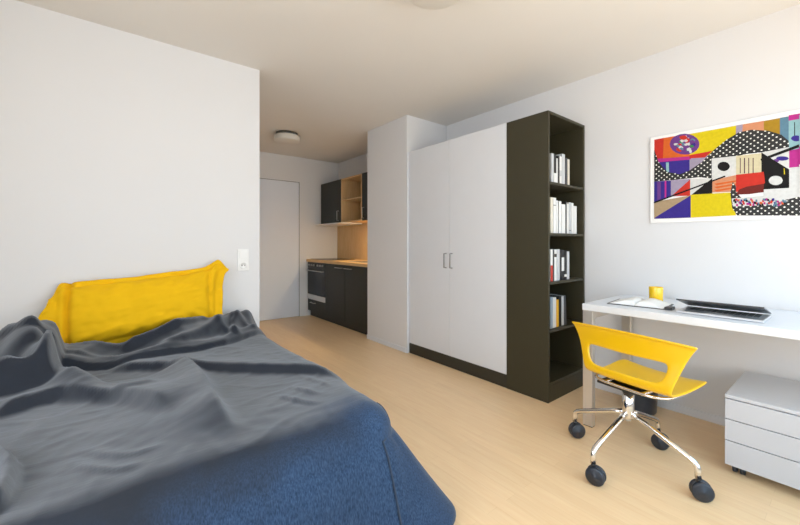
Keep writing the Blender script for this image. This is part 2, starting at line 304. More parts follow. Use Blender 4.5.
 ('black',[(0.389,1.372),(0.381,1.371),(0.38,1.358),(0.389,1.358)]),
 ('steel',[(0.386,1.385),(0.378,1.384),(0.377,1.371),(0.386,1.371)]),
 ('red',[(0.383,1.367),(0.375,1.367),(0.374,1.353),(0.383,1.354)]),
 ('black',[(0.38,1.36),(0.372,1.36),(0.371,1.347),(0.38,1.347)]),
 ('indigo',[(0.377,1.367),(0.369,1.366),(0.368,1.353),(0.377,1.354)]),
 ('steel',[(0.374,1.366),(0.365,1.365),(0.364,1.352),(0.374,1.353)]),
 ('black',[(0.371,1.356),(0.362,1.355),(0.361,1.342),(0.371,1.343)]),
 ('orange',[(0.368,1.37),(0.359,1.369),(0.358,1.356),(0.368,1.357)]),
 ('orange',[(0.364,1.367),(0.356,1.366),(0.355,1.353),(0.364,1.354)]),
 ('black',[(0.361,1.36),(0.353,1.359),(0.352,1.346),(0.361,1.347)]),
 ('red',[(0.358,1.381),(0.35,1.38),(0.349,1.367),(0.358,1.368)]),
 ('steel',[(0.355,1.388),(0.347,1.387),(0.346,1.374),(0.355,1.375)]),
 ('magenta',[(0.352,1.366),(0.344,1.366),(0.343,1.353),(0.352,1.353)]),
 ('steel',[(0.349,1.386),(0.341,1.386),(0.34,1.373),(0.349,1.374)]),
 ('indigo',[(0.346,1.387),(0.338,1.386),(0.337,1.373),(0.346,1.374)]),
 ('magenta',[(0.343,1.388),(0.335,1.388),(0.334,1.375),(0.343,1.376)]),
 ('steel',[(0.34,1.36),(0.332,1.36),(0.331,1.347),(0.34,1.347)]),
 ('black',[(0.337,1.384),(0.329,1.383),(0.328,1.371),(0.337,1.371)]),
 ('red',[(0.334,1.366),(0.326,1.365),(0.325,1.352),(0.334,1.353)]),
 ('black',[(0.331,1.374),(0.323,1.373),(0.322,1.36),(0.331,1.361)]),
 ('steel',[(0.328,1.375),(0.32,1.375),(0.319,1.362),(0.328,1.363)]),
 ('red',[(0.325,1.369),(0.317,1.368),(0.316,1.355),(0.325,1.356)]),
 ('red',[(0.322,1.376),(0.314,1.375),(0.313,1.362),(0.322,1.363)]),
 ('black',[(0.319,1.383),(0.311,1.382),(0.31,1.369),(0.319,1.37)]),
 ('indigo',[(0.316,1.385),(0.308,1.385),(0.307,1.372),(0.316,1.373)]),
 ('steel',[(0.313,1.351),(0.305,1.35),(0.304,1.337),(0.313,1.338)]),
 ('indigo',[(0.31,1.364),(0.302,1.363),(0.301,1.35),(0.31,1.351)]),
 ('steel',[(0.307,1.36),(0.299,1.36),(0.298,1.347),(0.307,1.348)]),
 ('steel',[(0.304,1.373),(0.296,1.372),(0.295,1.36),(0.304,1.36)]),
 ('steel',[(0.301,1.35),(0.293,1.349),(0.292,1.337),(0.301,1.337)]),
 ('magenta',[(0.298,1.371),(0.29,1.37),(0.289,1.358),(0.298,1.358)]),
 ('magenta',[(0.295,1.353),(0.287,1.352),(0.286,1.339),(0.295,1.34)]),
 ('black',[(0.292,1.361),(0.284,1.36),(0.283,1.347),(0.292,1.348)]),
 ('red',[(0.289,1.359),(0.281,1.359),(0.28,1.346),(0.289,1.347)]),
 ('steel',[(0.286,1.361),(0.278,1.36),(0.277,1.348),(0.286,1.349)]),
 ('magenta',[(0.283,1.365),(0.275,1.364),(0.274,1.352),(0.283,1.352)]),
 ('orange',[(0.28,1.36),(0.272,1.359),(0.271,1.347),(0.28,1.348)]),
 ('steel',[(0.277,1.374),(0.27,1.374),(0.269,1.361),(0.277,1.362)]),
 ('steel',[(0.274,1.367),(0.267,1.366),(0.266,1.353),(0.274,1.354)]),
 ('black',[(0.271,1.363),(0.264,1.363),(0.263,1.35),(0.271,1.351)]),
 ('steel',[(0.269,1.37),(0.261,1.369),(0.26,1.357),(0.269,1.357)]),
 ('black',[(0.895,1.405),(0.519,1.536),(0.521,1.545),(0.898,1.414)]),
 ('black',[(0.361,1.604),(0.207,1.657),(0.211,1.672),(0.365,1.619)]),
 ('lightblue',[(0.212,1.83),(-0.0,1.83),(-0.0,1.64),(0.212,1.66)]),
 ('yellow',[(0,1.83),(-0.23,1.83),(-0.23,1.66),(0,1.64)]),
 ('magenta',[(0.212,1.66),(0.09,1.65),(0.09,1.55),(0.212,1.56)]),
 ('white',[(0.212,1.56),(0.0,1.56),(0.0,1.37),(0.212,1.38)]),
 ('red',[(0.09,1.65),(-0.1,1.65),(0,1.5)]),
 ('indigo',[(0,1.56),(-0.23,1.56),(-0.23,1.42),(0,1.4)]),
 ('orange',[(-0.1,1.66),(-0.23,1.66),(-0.23,1.56),(-0.1,1.56)]),
 ('dots',[(0.212,1.38),(0.05,1.4),(-0.1,1.43),(-0.23,1.42),(-0.23,1.31),(0.212,1.285)]),
 ('yellow',[(-0.1,1.31),(-0.23,1.31),(-0.23,1.285),(-0.1,1.285)]),
]
SKY_P, GND_P, SIDE_P, EXPO, GAM = 61, 76, 50, 0.0, 1.07
SKY_C, GND_C, TS, TG, SROT = (.34, .69, 1), (1, .81, .61), 44, 48, -28
# ---------------------------------------------------------------- helpers
def link(name, me, m, parent=None, loc=None):
    o = bpy.data.objects.new(name, me); COL.objects.link(o)
    if m is not None:
        for k in (m if isinstance(m, (list, tuple)) else [m]): me.materials.append(k)
    if loc: o.location = loc
    if parent: o.parent = parent
    return o
def box(bm, x0, x1, y0, y1, z0, z1, mi=0):
    v = [bm.verts.new((x, y, z)) for x in (x0, x1) for y in (y0, y1) for z in (z0, z1)]
    for f in ((0, 1, 3, 2), (4, 6, 7, 5), (0, 4, 5, 1), (2, 3, 7, 6), (0, 2, 6, 4), (1, 5, 7, 3)):
        bm.faces.new([v[i] for i in f]).material_index = mi
def tube(bm, pts, r, n=10, cap=True, radii=None):
    pts = [Vector(p) for p in pts]; rings = []
    prev = None
    for i, p in enumerate(pts):
        a = pts[max(i-1, 0)]; b = pts[min(i+1, len(pts)-1)]; t = (b-a).normalized()
        if prev is None: prev = t.orthogonal().normalized()
        u = (prev - t*prev.dot(t)).normalized(); prev = u; w = t.cross(u)
        rr = radii[i] if radii else r
        rings.append([bm.verts.new(p + (u*math.cos(2*PI*k/n) + w*math.sin(2*PI*k/n))*rr) for k in range(n)])
    for A, B in zip(rings, rings[1:]):
        for k in range(n): bm.faces.new((A[k], A[(k+1) % n], B[(k+1) % n], B[k])).smooth = True
    if cap:
        bm.faces.new(rings[0][::-1]); bm.faces.new(rings[-1])
def lathe(bm, prof, n=32, c=(0, 0, 0), closed=False):
    rings = []
    for r, z in prof:
        rings.append([bm.verts.new((c[0]+r*math.cos(2*PI*k/n), c[1]+r*math.sin(2*PI*k/n), c[2]+z)) for k in range(n)] if r > 1e-5 else [bm.verts.new((c[0], c[1], c[2]+z))])
    for A, B in zip(rings, rings[1:]):
        for k in range(n):
            a0, a1 = A[k % len(A)], A[(k+1) % len(A)]; b0, b1 = B[k % len(B)], B[(k+1) % len(B)]
            vs = []
            for v in (a0, a1, b1, b0):
                if v not in vs: vs.append(v)
            if len(vs) > 2: bm.faces.new(vs).smooth = True
def mk(name, bm, m, parent=None, bevel=0., loc=None, seg=2):
    bmesh.ops.recalc_face_normals(bm, faces=bm.faces)
    if loc: bmesh.ops.translate(bm, vec=-Vector(loc), verts=bm.verts)
    me = bpy.data.meshes.new(name); bm.to_mesh(me); bm.free()
    o = link(name, me, m, parent, loc if loc and not parent else None)
    if bevel:
        b = o.modifiers.new('bevel', 'BEVEL'); b.width = bevel; b.segments = seg; b.limit_method = 'ANGLE'; b.harden_normals = False
    return o
def boxo(name, dims, m, parent=None, bevel=0.002, mi=None):
    bm = bmesh.new()
    for d in (dims if isinstance(dims[0], (tuple, list)) else [dims]): box(bm, *d)
    if parent is not None:
        bmesh.ops.translate(bm, vec=-parent.location, verts=bm.verts)
        return mk(name, bm, m, parent, bevel)
    ds = dims if isinstance(dims[0], (tuple, list)) else [dims]
    loc = ((min(d[0] for d in ds)+max(d[1] for d in ds))/2, (min(d[2] for d in ds)+max(d[3] for d in ds))/2, min(d[4] for d in ds))
    return mk(name, bm, m, None, bevel, loc)
def part(name, bm, m, parent, bevel=0., seg=2):   # bm in world coordinates, parent unrotated Empty (parent chain allowed)
    off = Vector((0, 0, 0)); p = parent
    while p: off += p.location; p = p.parent
    bmesh.ops.translate(bm, vec=-off, verts=bm.verts)
    return mk(name, bm, m, parent, bevel, seg=seg)
def pbox(name, dims, m, parent, bevel=.002):
    bm = bmesh.new()
    for d in (dims if isinstance(dims[0], (tuple, list)) else [dims]): box(bm, *d)
    return part(name, bm, m, parent, bevel)
def tag(o, label, cat, group=None):
    o['label'] = label; o['category'] = cat
    if group: o['group'] = group
    return o
def thing(name, label, cat, loc, group=None, rz=0):
    o = bpy.data.objects.new(name, None); COL.objects.link(o); o.location = loc; o.rotation_euler = (0, 0, rz)
    o.empty_display_size = .1
    return tag(o, label, cat, group)
def struct(name, dims, m, bevel=0):
    o = boxo(name, dims, M[m] if isinstance(m, str) else m, None, bevel); o['kind'] = 'structure'; return o

# ---------------------------------------------------------------- room shell
XL, XR, YF, YB, ZC = -1.7, 2.985, 5.39, -1.15, 2.449
struct('floor', (XL-.1, XR+.1, YB-.1, YF+.1, -.1, 0), 'floor')
bpy.data.objects['floor'].data.update()
struct('ceiling', (XL-.1, XR+.1, YB-.1, YF+.1, ZC, ZC+.1), 'ceiling')
struct('wall_right', (XR, XR+.1, YB, YF, 0, ZC), 'wall')
struct('wall_left', [(XL-.1, XL, YB, -.1, 0, ZC), (XL-.1, XL, 1.5, 2.86, 0, ZC), (XL-.1, XL, -.1, 1.5, 0, .8), (XL-.1, XL, -.1, 1.5, 2.32, ZC)], 'wall')  # opening made for the added side window
struct('wall_headboard', (XL-.1, .905, 2.86, 2.98, 0, ZC), 'wall')
struct('wall_hallway', (.785, .905, 2.98, YF, 0, ZC), 'wall')
# entrance wall with door opening 1.40..2.309 x 2.07
struct('wall_entrance', [(.785, 1.395, YF, YF+.1, 0, ZC), (2.309, XR+.1, YF, YF+.1, 0, ZC), (1.395, 2.309, YF, YF+.1, 2.066, ZC)], 'wall')
struct('wall_column', (2.403, XR, 2.908, 3.64, 0, ZC), 'wall', .003)
# window wall behind the camera
WX0, WX1, WZ0, WZ1 = -.45, 2.80, .10, 2.32
struct('wall_window', [(XL, WX0, YB-.1, YB, 0, ZC), (WX1, XR, YB-.1, YB, 0, ZC), (WX0, WX1, YB-.1, YB, 0, WZ0), (WX0, WX1, YB-.1, YB, WZ1, ZC)], 'wall')
win = bpy.data.objects.new('window_1', None); COL.objects.link(win); win.location = (WX0, YB, WZ0); win['kind'] = 'structure'
fr = []
for i in range(4):
    x = WX0 + (WX1-WX0-.06)*i/3; fr.append((x, x+.06, YB-.08, YB-.02, WZ0, WZ1))
fr += [(WX0, WX1, YB-.08, YB-.02, WZ0, WZ0+.06), (WX0, WX1, YB-.08, YB-.02, WZ1-.06, WZ1)]
pbox('window_frame', fr, M['plastic'], win, .003)
M['glass'] = mat('window_glass', (1, 1, 1, 1), 0., trans=1.)
pbox('window_pane', (WX0+.05, WX1-.05, YB-.052, YB-.048, WZ0+.05, WZ1-.05), M['glass'], win, 0)
added_win = bpy.data.objects.new('added_side_window', None); COL.objects.link(added_win); added_win.location = (XL, -.1, .8); added_win['kind'] = 'structure'  # unseen window, added to brighten the wardrobe and column fronts
pbox('window_frame', [(XL-.08, XL-.02, -.1, -.04, .8, 2.32), (XL-.08, XL-.02, 1.44, 1.5, .8, 2.32), (XL-.08, XL-.02, -.1, 1.5, .8, .86), (XL-.08, XL-.02, -.1, 1.5, 2.26, 2.32)], M['plastic'], added_win, .003)  # frame of the added side window
pbox('window_pane', (XL-.052, XL-.048, -.05, 1.45, .85, 2.27), M['glass'], added_win, 0)  # pane of the added side window
# baseboards
struct('baseboard_right', (XR-.012, XR, YB, 1.36, 0, .05), 'white', .002)
struct('baseboard_column', [(2.393, 2.403, 2.915, 3.64, 0, .05)], 'white', .002)
struct('baseboard_headboard', (XL, .905, 2.848, 2.86, 0, .05), 'white', .002)
struct('baseboard_hallway', (.905, .917, 2.98, YF, 0, .05), 'white', .002)
struct('trim_1', (2.400, 2.423, 2.898, 2.908, 0, 2.065), 'white', .001)
# entrance door
d = bpy.data.objects.new('door_1', None); COL.objects.link(d); d.location = (1.395, YF, 0); d['kind'] = 'structure'
pbox('door_leaf', (1.401, 2.303, YF+.004, YF+.05, .006, 2.06), M['door'], d, .002)
pbox('door_recess', [(1.395, 1.399, YF+.002, YF+.1, 0, 2.066), (2.3055, 2.309, YF+.002, YF+.1, 0, 2.066), (1.395, 2.309, YF+.002, YF+.1, 2.0625, 2.066), (1.395, 2.309, YF+.06, YF+.1, 0, 2.066)], M['dgrey'], d, 0)
bm = bmesh.new(); tube(bm, [(1.47, YF+.006, 1.02), (1.47, YF-.045, 1.02), (1.48, YF-.052, 1.02), (1.60, YF-.052, 1.02)], .009)
lathe(bm, [(0, 0), (.026, 0), (.026, .008), (0, .008)], 20, (0, 0, 0))
for v in bm.verts:
    if abs(v.co.z) < .1: v.co = Vector((1.47+v.co.x, YF+.004-v.co.z, 1.02+v.co.y))
part('door_handle', bm, M['steel'], d)

# ---------------------------------------------------------------- kitchen
KX = 2.44                                             # front plane of the base units
def bar_handle(parent, x, y0, y1, z, r=.005, out=.028):
    bm = bmesh.new()
    tube(bm, [(x, y0, z), (x-out, y0, z), (x-out, y1, z), (x, y1, z)], r, 8)
    return part('handle', bm, M['steel'], parent)
ov = thing('oven', 'built-in black oven at the door end of the dark kitchenette, pale strip below its glass', 'oven', (KX, 5.09, .235))
pbox('body', (KX+.02, XR-.03, 4.795, 5.375, .235, .838), M['carcass'], ov)
pbox('control_panel', (KX-.002, KX+.02, 4.795, 5.375, .745, .838), M['glass_dark'], ov)
for y in (4.86, 4.94, 5.02, 5.15, 5.23, 5.31):
    bm = bmesh.new(); lathe(bm, [(0, 0), (.015, 0), (.012, .018), (0, .018)], 16)
    for v in bm.verts: v.co = Vector((KX-.002-v.co.z, y+v.co.x, .795+v.co.y))
    part('knob', bm, M['steel'], ov)
od = pbox('oven_door', (KX-.004, KX+.02, 4.795, 5.375, .345, .742), M['glass_dark'], ov)
pbox('window', (KX-.006, KX-.003, 4.85, 5.32, .40, .66), M['glass_dark'], od)
bar_handle(od, KX-.003, 4.83, 5.34, .712, .007, .035)
pbox('vent_strip', (KX-.004, KX+.02, 4.795, 5.375, .270, .342), M['steelw'], ov)
dr = thing('drawer_unit', 'dark low drawer with a short steel handle under the black oven', 'drawer', (KX, 5.09, 0))
pbox('carcass', (KX+.02, XR-.03, 4.795, 5.375, .09, .233), M['carcass'], dr)
pbox('plinth', (KX+.045, KX+.06, 4.795, 5.375, 0, .09), M['carcass'], dr)
df = pbox('drawer_front', (KX, KX+.019, 4.797, 5.373, .09, .265), M['kitchen'], dr)
bar_handle(df, KX, 5.10, 5.24, .225)
for i, (y0, y1, hy0, hy1, lab) in enumerate(((4.232, 4.793, 4.30, 4.46, 'dark kitchen base cabinet next to the oven with a steel handle at its top right'),
                                  (3.642, 4.230, 4.06, 4.22, 'dark kitchen base cabinet beside the white column, nearest the camera'))):
    c = thing('base_cabinet', lab, 'cabinet', (KX, (y0+y1)/2, 0), 'dark base cabinets of the kitchenette')
    pbox('carcass', (KX+.02, XR-.03, y0+.001, y1-.001, .09, .838), M['carcass'], c)
    pbox('plinth', (KX+.045, KX+.06, y0+.001, y1-.001, 0, .09), M['carcass'], c)
    dd = pbox('cabinet_door', (KX, KX+.019, y0+.002, y1-.002, .09, .836), M['kitchen'], c)
    bar_handle(dd, KX, hy0, hy1, .795)
tag(boxo('worktop', (KX-.02, XR-.021, 3.642, 5.388, .84, .88), M['worktop'], None, .003), 'light oak worktop running over the dark base cabinets and oven', 'worktop')
hb = thing('hob', 'black glass cooking hob set in the oak worktop above the oven', 'hob', (2.70, 5.06, .88))
pbox('hob_glass', (2.47, 2.94, 4.80, 5.34, .88, .886), M['glass_dark'], hb)
for x, y, r in ((2.59, 4.93, .07), (2.83, 4.93, .09), (2.59, 5.2, .09), (2.83, 5.2, .07)):
    bm = bmesh.new(); lathe(bm, [(r, .8862), (r, .8868), (r-.005, .8868), (r-.005, .8862)], 32, (x, y, 0)); part('cooking_zone', bm, M['handle'], hb)
sk = thing('sink', 'small steel sink with a tap in the oak worktop beside the column', 'sink', (2.70, 4.0, .88))
bm = bmesh.new(); box(bm, 2.50, 2.92, 3.76, 4.24, .88, .884)
part('sink_rim', bm, M['steel'], sk, .001)
pbox('basin', (2.53, 2.86, 3.80, 4.20, .884, .8845), M['dgrey'], sk, 0)
bm = bmesh.new(); tube(bm, [(2.89, 4.0, .884), (2.89, 4.0, 1.10), (2.87, 4.0, 1.14), (2.83, 4.0, 1.155), (2.75, 4.0, 1.15), (2.735, 4.0, 1.13)], .011, 12)
part('tap', bm, M['chrome'], sk)
tag(boxo('backsplash', (XR-.02, XR-.0005, 3.642, 5.388, .842, 1.428), M['oak'], None, .001), 'warm oak splashback panel behind the kitchen worktop', 'splashback')
UX = 2.65
def upper(y0, y1, hy, lab):
    c = thing('wall_cabinet', lab, 'cabinet', (UX, (y0+y1)/2, 1.43), 'dark wall cabinets above the kitchenette')
    pbox('carcass', (UX+.02, XR-.003, y0+.001, y1-.001, 1.432, 2.06), M['oak'], c)
    dd = pbox('cabinet_door', (UX, UX+.019, y0+.002, y1-.002, 1.43, 2.06), M['kitchen'], c)
    bm = bmesh.new(); tube(bm, [(UX, hy, 1.46), (UX-.028, hy, 1.46), (UX-.028, hy, 1.60), (UX, hy, 1.60)], .005, 8); part('handle', bm, M['steel'], dd)
upper(4.707, 5.352, 4.78, 'dark wall cabinet on the door side of the open oak shelf')
upper(3.645, 4.15, 4.10, 'dark wall cabinet between the open oak shelf and the white column')
c = thing('open_wall_shelf', 'open oak shelf box hanging between two dark wall cabinets', 'shelf', (UX, 4.43, 1.43))
pbox('shelf_carcass', [(UX, XR-.003, 4.152, 4.168, 1.43, 2.06), (UX, XR-.003, 4.689, 4.705, 1.43, 2.06), (UX, XR-.003, 4.168, 4.689, 1.43, 1.446), (UX, XR-.003, 4.168, 4.689, 2.044, 2.06), (XR-.012, XR-.003, 4.168, 4.689, 1.446, 2.044)], M['oak'], c, .001)
pbox('shelf_board', (UX+.01, XR-.012, 4.168, 4.689, 1.742, 1.758), M['oak'], c, .001)
h = thing('extractor_hood', 'flat pale extractor hood under the dark wall cabinet over the hob', 'hood', (UX, 4.9, 1.395))
pbox('hood_body', (UX-.02, XR-.025, 4.62, 5.345, 1.405, 1.429), M['white'], h)
pbox('hood_visor', (UX-.09, UX-.02, 4.62, 5.345, 1.405, 1.420), M['steelw'], h)
l = thing('cabinet_light', 'slim glowing strip light under the wall cabinet beside the column', 'light', (2.8, 3.95, 1.41))
pbox('housing', (2.74, 2.80, 3.72, 4.14, 1.412, 1.43), M['plastic'], l)
em = mat('warm_strip_glow', (1, 1, 1, 1)); e_ = em.node_tree.nodes['Principled BSDF']; e_.inputs['Emission Color'].default_value = (1, .78, .45, 1); e_.inputs['Emission Strength'].default_value = 25
pbox('diffuser', (2.745, 2.795, 3.73, 4.13, 1.408, 1.412), em, l, 0)

# ---------------------------------------------------------------- wardrobe and bookcase
FX = 2.423
w = thing('wardrobe', 'tall white two-door wardrobe on a dark plinth beside the dark bookcase', 'wardrobe', (FX, 2.31, 0))
pbox('carcass', (FX+.021, XR-.015, 1.718, 2.894, .105, 2.062), M['white'], w)
pbox('plinth', (FX+.004, XR-.03, 1.718, 2.894, 0, .103), M['plinth'], w)
for y0, y1, hy in ((1.7185, 2.3225, 2.292), (2.3255, 2.8945, 2.366)):
    dd = pbox('wardrobe_door', (FX, FX+.019, y0, y1, .107, 2.064), M['white'], w, .0015)
    bm = bmesh.new(); tube(bm, [(FX, hy, .905), (FX-.03, hy, .905), (FX-.03, hy, 1.035), (FX, hy, 1.035)], .0055, 8); part('handle', bm, M['handle'], dd)
b = thing('bookcase', 'tall narrow dark olive bookcase with open shelves at the end of the wardrobe', 'bookcase', (FX, 1.54, 0))
BY0, BY1, BX1 = 1.37, 1.716, 2.968
pbox('side_panel', (FX, FX+.02, BY0, BY1, 0, 2.065), M['olive'], b)
pbox('side_panel', (BX1-.02, BX1, BY0, BY1, 0, 2.065), M['olive'], b)
pbox('top_panel', (FX+.02, BX1-.02, BY0, BY1, 2.045, 2.065), M['olive'], b)
pbox('back_panel', (FX+.02, BX1-.02, BY1-.012, BY1, .1, 2.045), M['olive'], b)
pbox('plinth', (FX+.02, BX1-.02, BY0+.001, BY0+.02, 0, .118), M['olive'], b)
for z in (.118, .49, .833, 1.183, 1.550):
    pbox('shelf', (FX+.02, BX1-.02, BY0+.004, BY1-.012, z, z+.018), M['olive'], b, .001)
SZ = [.508, .851, 1.201, 1.568]
def book(x0, x1, h, z, cov, lab, grp, depth=.19, tilt=0, extra=None, y=1.405):
    t = thing('book', lab, 'book', ((x0+x1)/2, y, z), grp)
    w2 = (x1-x0)/2-.0008
    bm = bmesh.new()
    box(bm, -w2, -w2+.0025, 0, depth, 0, h); box(bm, w2-.0025, w2, 0, depth, 0, h); box(bm, -w2, w2, -.0008, .003, 0, h)
    mk('cover', bm, M['bk_'+cov], t)
    bm = bmesh.new(); box(bm, -w2+.003, w2-.003, .003, depth-.005, .003, h-.004)
    mk('pages', bm, M['paper'], t)
    if extra:
        bm = bmesh.new(); box(bm, -w2, w2, -.0016, -.0008, h*extra[1], h*extra[2]); mk('spine_label', bm, M['bk_'+extra[0]], t)
    if tilt: t.rotation_euler = (0, tilt, 0)
# positions are the seen spines shifted to start behind the near side panel
G1, G2, G3, G4 = 'books on the top shelf of the bookcase', 'white books on the second shelf of the bookcase', 'books on the third shelf of the bookcase', 'books on the fourth shelf of the bookcase'
def row(z, grp, items, x0=2.45):
    for a, b_, h, cov, lab, *ex in items:
        book(a, b_, h, z, cov, lab, grp, extra=ex[0] if ex else None, tilt=ex[1] if len(ex) > 1 else 0)
row(SZ[3], G1, [(2.524, 2.559, 0.217, 'g', 'pale grey book at the left end of the top shelf'),
 (2.56, 2.595, 0.213, 'k', 'black book with a white lower spine on the top shelf', ('w', 0, .36)),
 (2.596, 2.616, 0.190, 'w', 'thin white book between two black ones on the top shelf'),
 (2.617, 2.641, 0.211, 'k', 'thin black book right of the shortest white one on the top shelf'),
 (2.642, 2.674, 0.211, 'w', 'white book touching the tallest grey book on the top shelf', ('g', .3, .5)),
 (2.675, 2.722, 0.235, 'g', 'tallest and thickest light grey book on the top shelf'),
 (2.729, 2.760, 0.213, 'd', 'charcoal book second from the right on the top shelf'),
 (2.762, 2.793, 0.207, 'c', 'cream book at the right end of the top shelf row')])
row(SZ[2], G2, [(2.513, 2.549, .262, 'c', 'cream-white book at the left end of the second shelf'),
 (2.552, 2.592, .262, 'w', 'tall white book second from the left on the second shelf', ('d', .78, .8)),
 (2.594, 2.618, .244, 'w', 'thin white book third from the left on the second shelf'),
 (2.629, 2.668, .242, 'w', 'white book just right of the first dark gap on the second shelf'),
 (2.671, 2.728, .222, 'w', 'thick low white book in the middle of the second shelf'),
 (2.731, 2.747, .248, 'k', 'thin black book between white ones on the second shelf'),
 (2.750, 2.782, .230, 'w', 'white book right of the thin black book on the second shelf'),
 (2.785, 2.817, .243, 'g', 'greyish white book third from the right on the second shelf', ('d', .1, .12)),
 (2.821, 2.855, .241, 'w', 'white book second from the right on the second shelf'),
 (2.857, 2.907, .220, 'w', 'short thick white book at the right end of the second shelf')])
row(SZ[1], G3, [(2.513, 2.545, .232, 'w', 'white book with a red lower spine on the third shelf', ('r', 0, .5)),
 (2.547, 2.564, .230, 'd', 'thin charcoal book right of the red and white one'),
 (2.566, 2.599, .231, 'w', 'white book in the left half of the third shelf row', ('k', .76, .86)),
 (2.601, 2.644, .232, 'g', 'thick pale grey book in the middle of the third shelf row'),
 (2.647, 2.669, .230, 'k', 'thin black book right of the thick grey one'),
 (2.671, 2.709, .226, 'k', 'black book with white spine lettering blocks on the third shelf', ('w', .3, .75)),
 (2.712, 2.749, .222, 'k', 'black book with a pale band near its foot on the third shelf', ('w', .1, .18)),
 (2.752, 2.789, .214, 'g', 'light grey book at the right end of the third shelf row')])
row(SZ[0], G4, [(2.512, 2.544, .228, 'b', 'blue-grey book at the left end of the fourth shelf'),
 (2.546, 2.593, .220, 'w', 'thick white book on the fourth shelf'),
 (2.594, 2.630, .200, 'y', 'yellow book on the fourth shelf'),
 (2.634, 2.669, .222, 'k', 'black book right of the yellow one on the fourth shelf'),
 (2.671, 2.705, .220, 'g', 'pale grey book between two dark ones on the fourth shelf'),
 (2.712, 2.748, .222, 'd', 'charcoal book leaning at the right end of the fourth shelf row', None, -.06)])
for grp_x in [(SZ[3], G1, 2.485), (SZ[2], G2, 2.48), (SZ[1], G3, 2.48), (SZ[0], G4, 2.48)]: pass

# ---------------------------------------------------------------- ceiling lamps
def ceil_lamp(x, y, lab):
    t = thing('ceiling_lamp', lab, 'ceiling lamp', (x, y, ZC), 'round ceiling lamps')
    bm = bmesh.new(); lathe(bm, [(0, 0), (.125, 0), (.125, -.034), (0, -.034)], 40); mk('mount', bm, M['lampd'], t)
    bm = bmesh.new(); lathe(bm, [(0, -.034), (.146, -.034), (.150, -.038), (.150, -.084), (.146, -.094), (.136, -.099), (0, -.101)], 48); mk('lamp_shade', bm, M['lampw'], t)
ceil_lamp(1.685, 4.30, 'round white ceiling lamp in the hallway by the entrance door')
ceil_lamp(1.245, 1.285, 'round white ceiling lamp above the room, cut by the top edge of the photo')

# ---------------------------------------------------------------- switch and socket
s = thing('wall_socket', 'white double plate with switch and socket on the wall right of the yellow pillow', 'socket', (.785, 2.86, .92))
pbox('plate', (.745, .825, 2.851, 2.86, .924, 1.084), M['plastic'], s, .003)
pbox('switch_rocker', (.757, .813, 2.845, 2.851, 1.016, 1.072), M['plastic'], s, .002)
def ycyl(prof, x, y, z, n=28):
    bm = bmesh.new(); lathe(bm, prof, n)
    for v in bm.verts: v.co = Vector((x+v.co.x, y-v.co.z, z+v.co.y))
    return bm
sf = part('socket_face', ycyl([(.027, 0), (.027, .004), (.021, .004), (.019, .001), (0, .001)], .785, 2.851, .964), M['plastic'], s)
for dx in (-.0095, .0095):
    part('socket_hole', ycyl([(.0035, 0), (.0035, .0025), (0, .0025)], .785+dx, 2.851, .964, 12), M['black'], sf)

# ---------------------------------------------------------------- picture
pic = thing('picture', 'wide colourful abstract collage print with a white edge on the wall above the desk', 'picture', (XR, .345, 1.27))
pbox('picture_panel', (2.9715, XR, -.258, .920, 1.268, 1.866), M['frame'], pic, .002)
def art():
    names = []; bm = bmesh.new()
    for i, (c, pts) in enumerate(ART):
        if c not in names: names.append(c)
        pts = [(max(-.245, min(.906, y)), max(1.280, min(1.854, z))) for y, z in pts]
        x = 2.9712 - .00003*i
        try:
            vs = [bm.verts.new((x, y, z)) for y, z in pts]
            f = bm.faces.new(vs); f.material_index = names.index(c)
            if f.normal.length == 0: f.normal_update()
        except ValueError: pass
    bm.normal_update()
    for f in bm.faces:
        if f.normal.x > 0: f.normal_flip()
    bmesh.ops.triangulate(bm, faces=bm.faces, ngon_method='EAR_CLIP')
    off = pic.location
    bmesh.ops.translate(bm, vec=-off, verts=bm.verts)
    me = bpy.data.meshes.new('print'); bm.to_mesh(me); bm.free()
    link('print', me, [M['art_'+n] for n in names], pic)
art()

# ---------------------------------------------------------------- desk
dk = thing('desk', 'long white desk with square metal legs along the right wall', 'desk', (2.64, .33, 0))
DX0, DX1, DY0, DY1 = 2.31, 2.965, -.52, 1.082
pbox('desktop', (DX0, DX1, DY0, DY1, .714, .754), M['desk'], dk, .003)
for x in (2.313, 2.905):
    for y in (1.022, DY0+.006):
        pbox('leg', (x, x+.042, y, y+.058, .004, .714), M['legmetal'], dk, .003)
        pbox('foot', (x+.003, x+.039, y+.003, y+.055, 0, .004), M['black'], dk, 0)
for y in (1.035, DY0+.02): pbox('crossbar', (2.357, 2.903, y, y+.035, .66, .712), M['legmetal'], dk, .003)

# pedestal
pd = thing('drawer_pedestal', 'low white three-drawer pedestal on casters under the desk', 'drawer pedestal', (2.6, .19, 0))
PX0, PX1, PY0, PY1 = 2.375, 2.90, -.035, .418
pbox('carcass', (PX0+.02, PX1, PY0, PY1, .055, .368), M['ped'], pd, .002)
pbox('top_panel', (PX0, PX1, PY0, PY1, .371, .388), M['ped'], pd, .002)
for z0, z1 in ((.270, .3665), (.166, .266), (.045, .162)):
    pbox('drawer_front', (PX0, PX0+.018, PY0, PY1, z0, z1), M['ped'], pd, .0015)
def small_caster(x, y):
    bm = bmesh.new(); box(bm, x-.026, x+.026, y-.03, y+.03, .034, .055)
    cs = part('caster', bm, M['black'], pd)
    for dy in (-.014, .014):
        bm = bmesh.new(); lathe(bm, [(0, -.009), (.021, -.009), (.023, -.006), (.023, .006), (.021, .009), (0, .009)], 20)
        for v in bm.verts: v.co = Vector((x+v.co.x, y+dy+v.co.z, .0235+v.co.y))
        part('wheel', bm, M['caster'], cs)
for x in (PX0+.05, PX1-.05):
    for y in (PY0+.05, PY1-.045): small_caster(x, y)

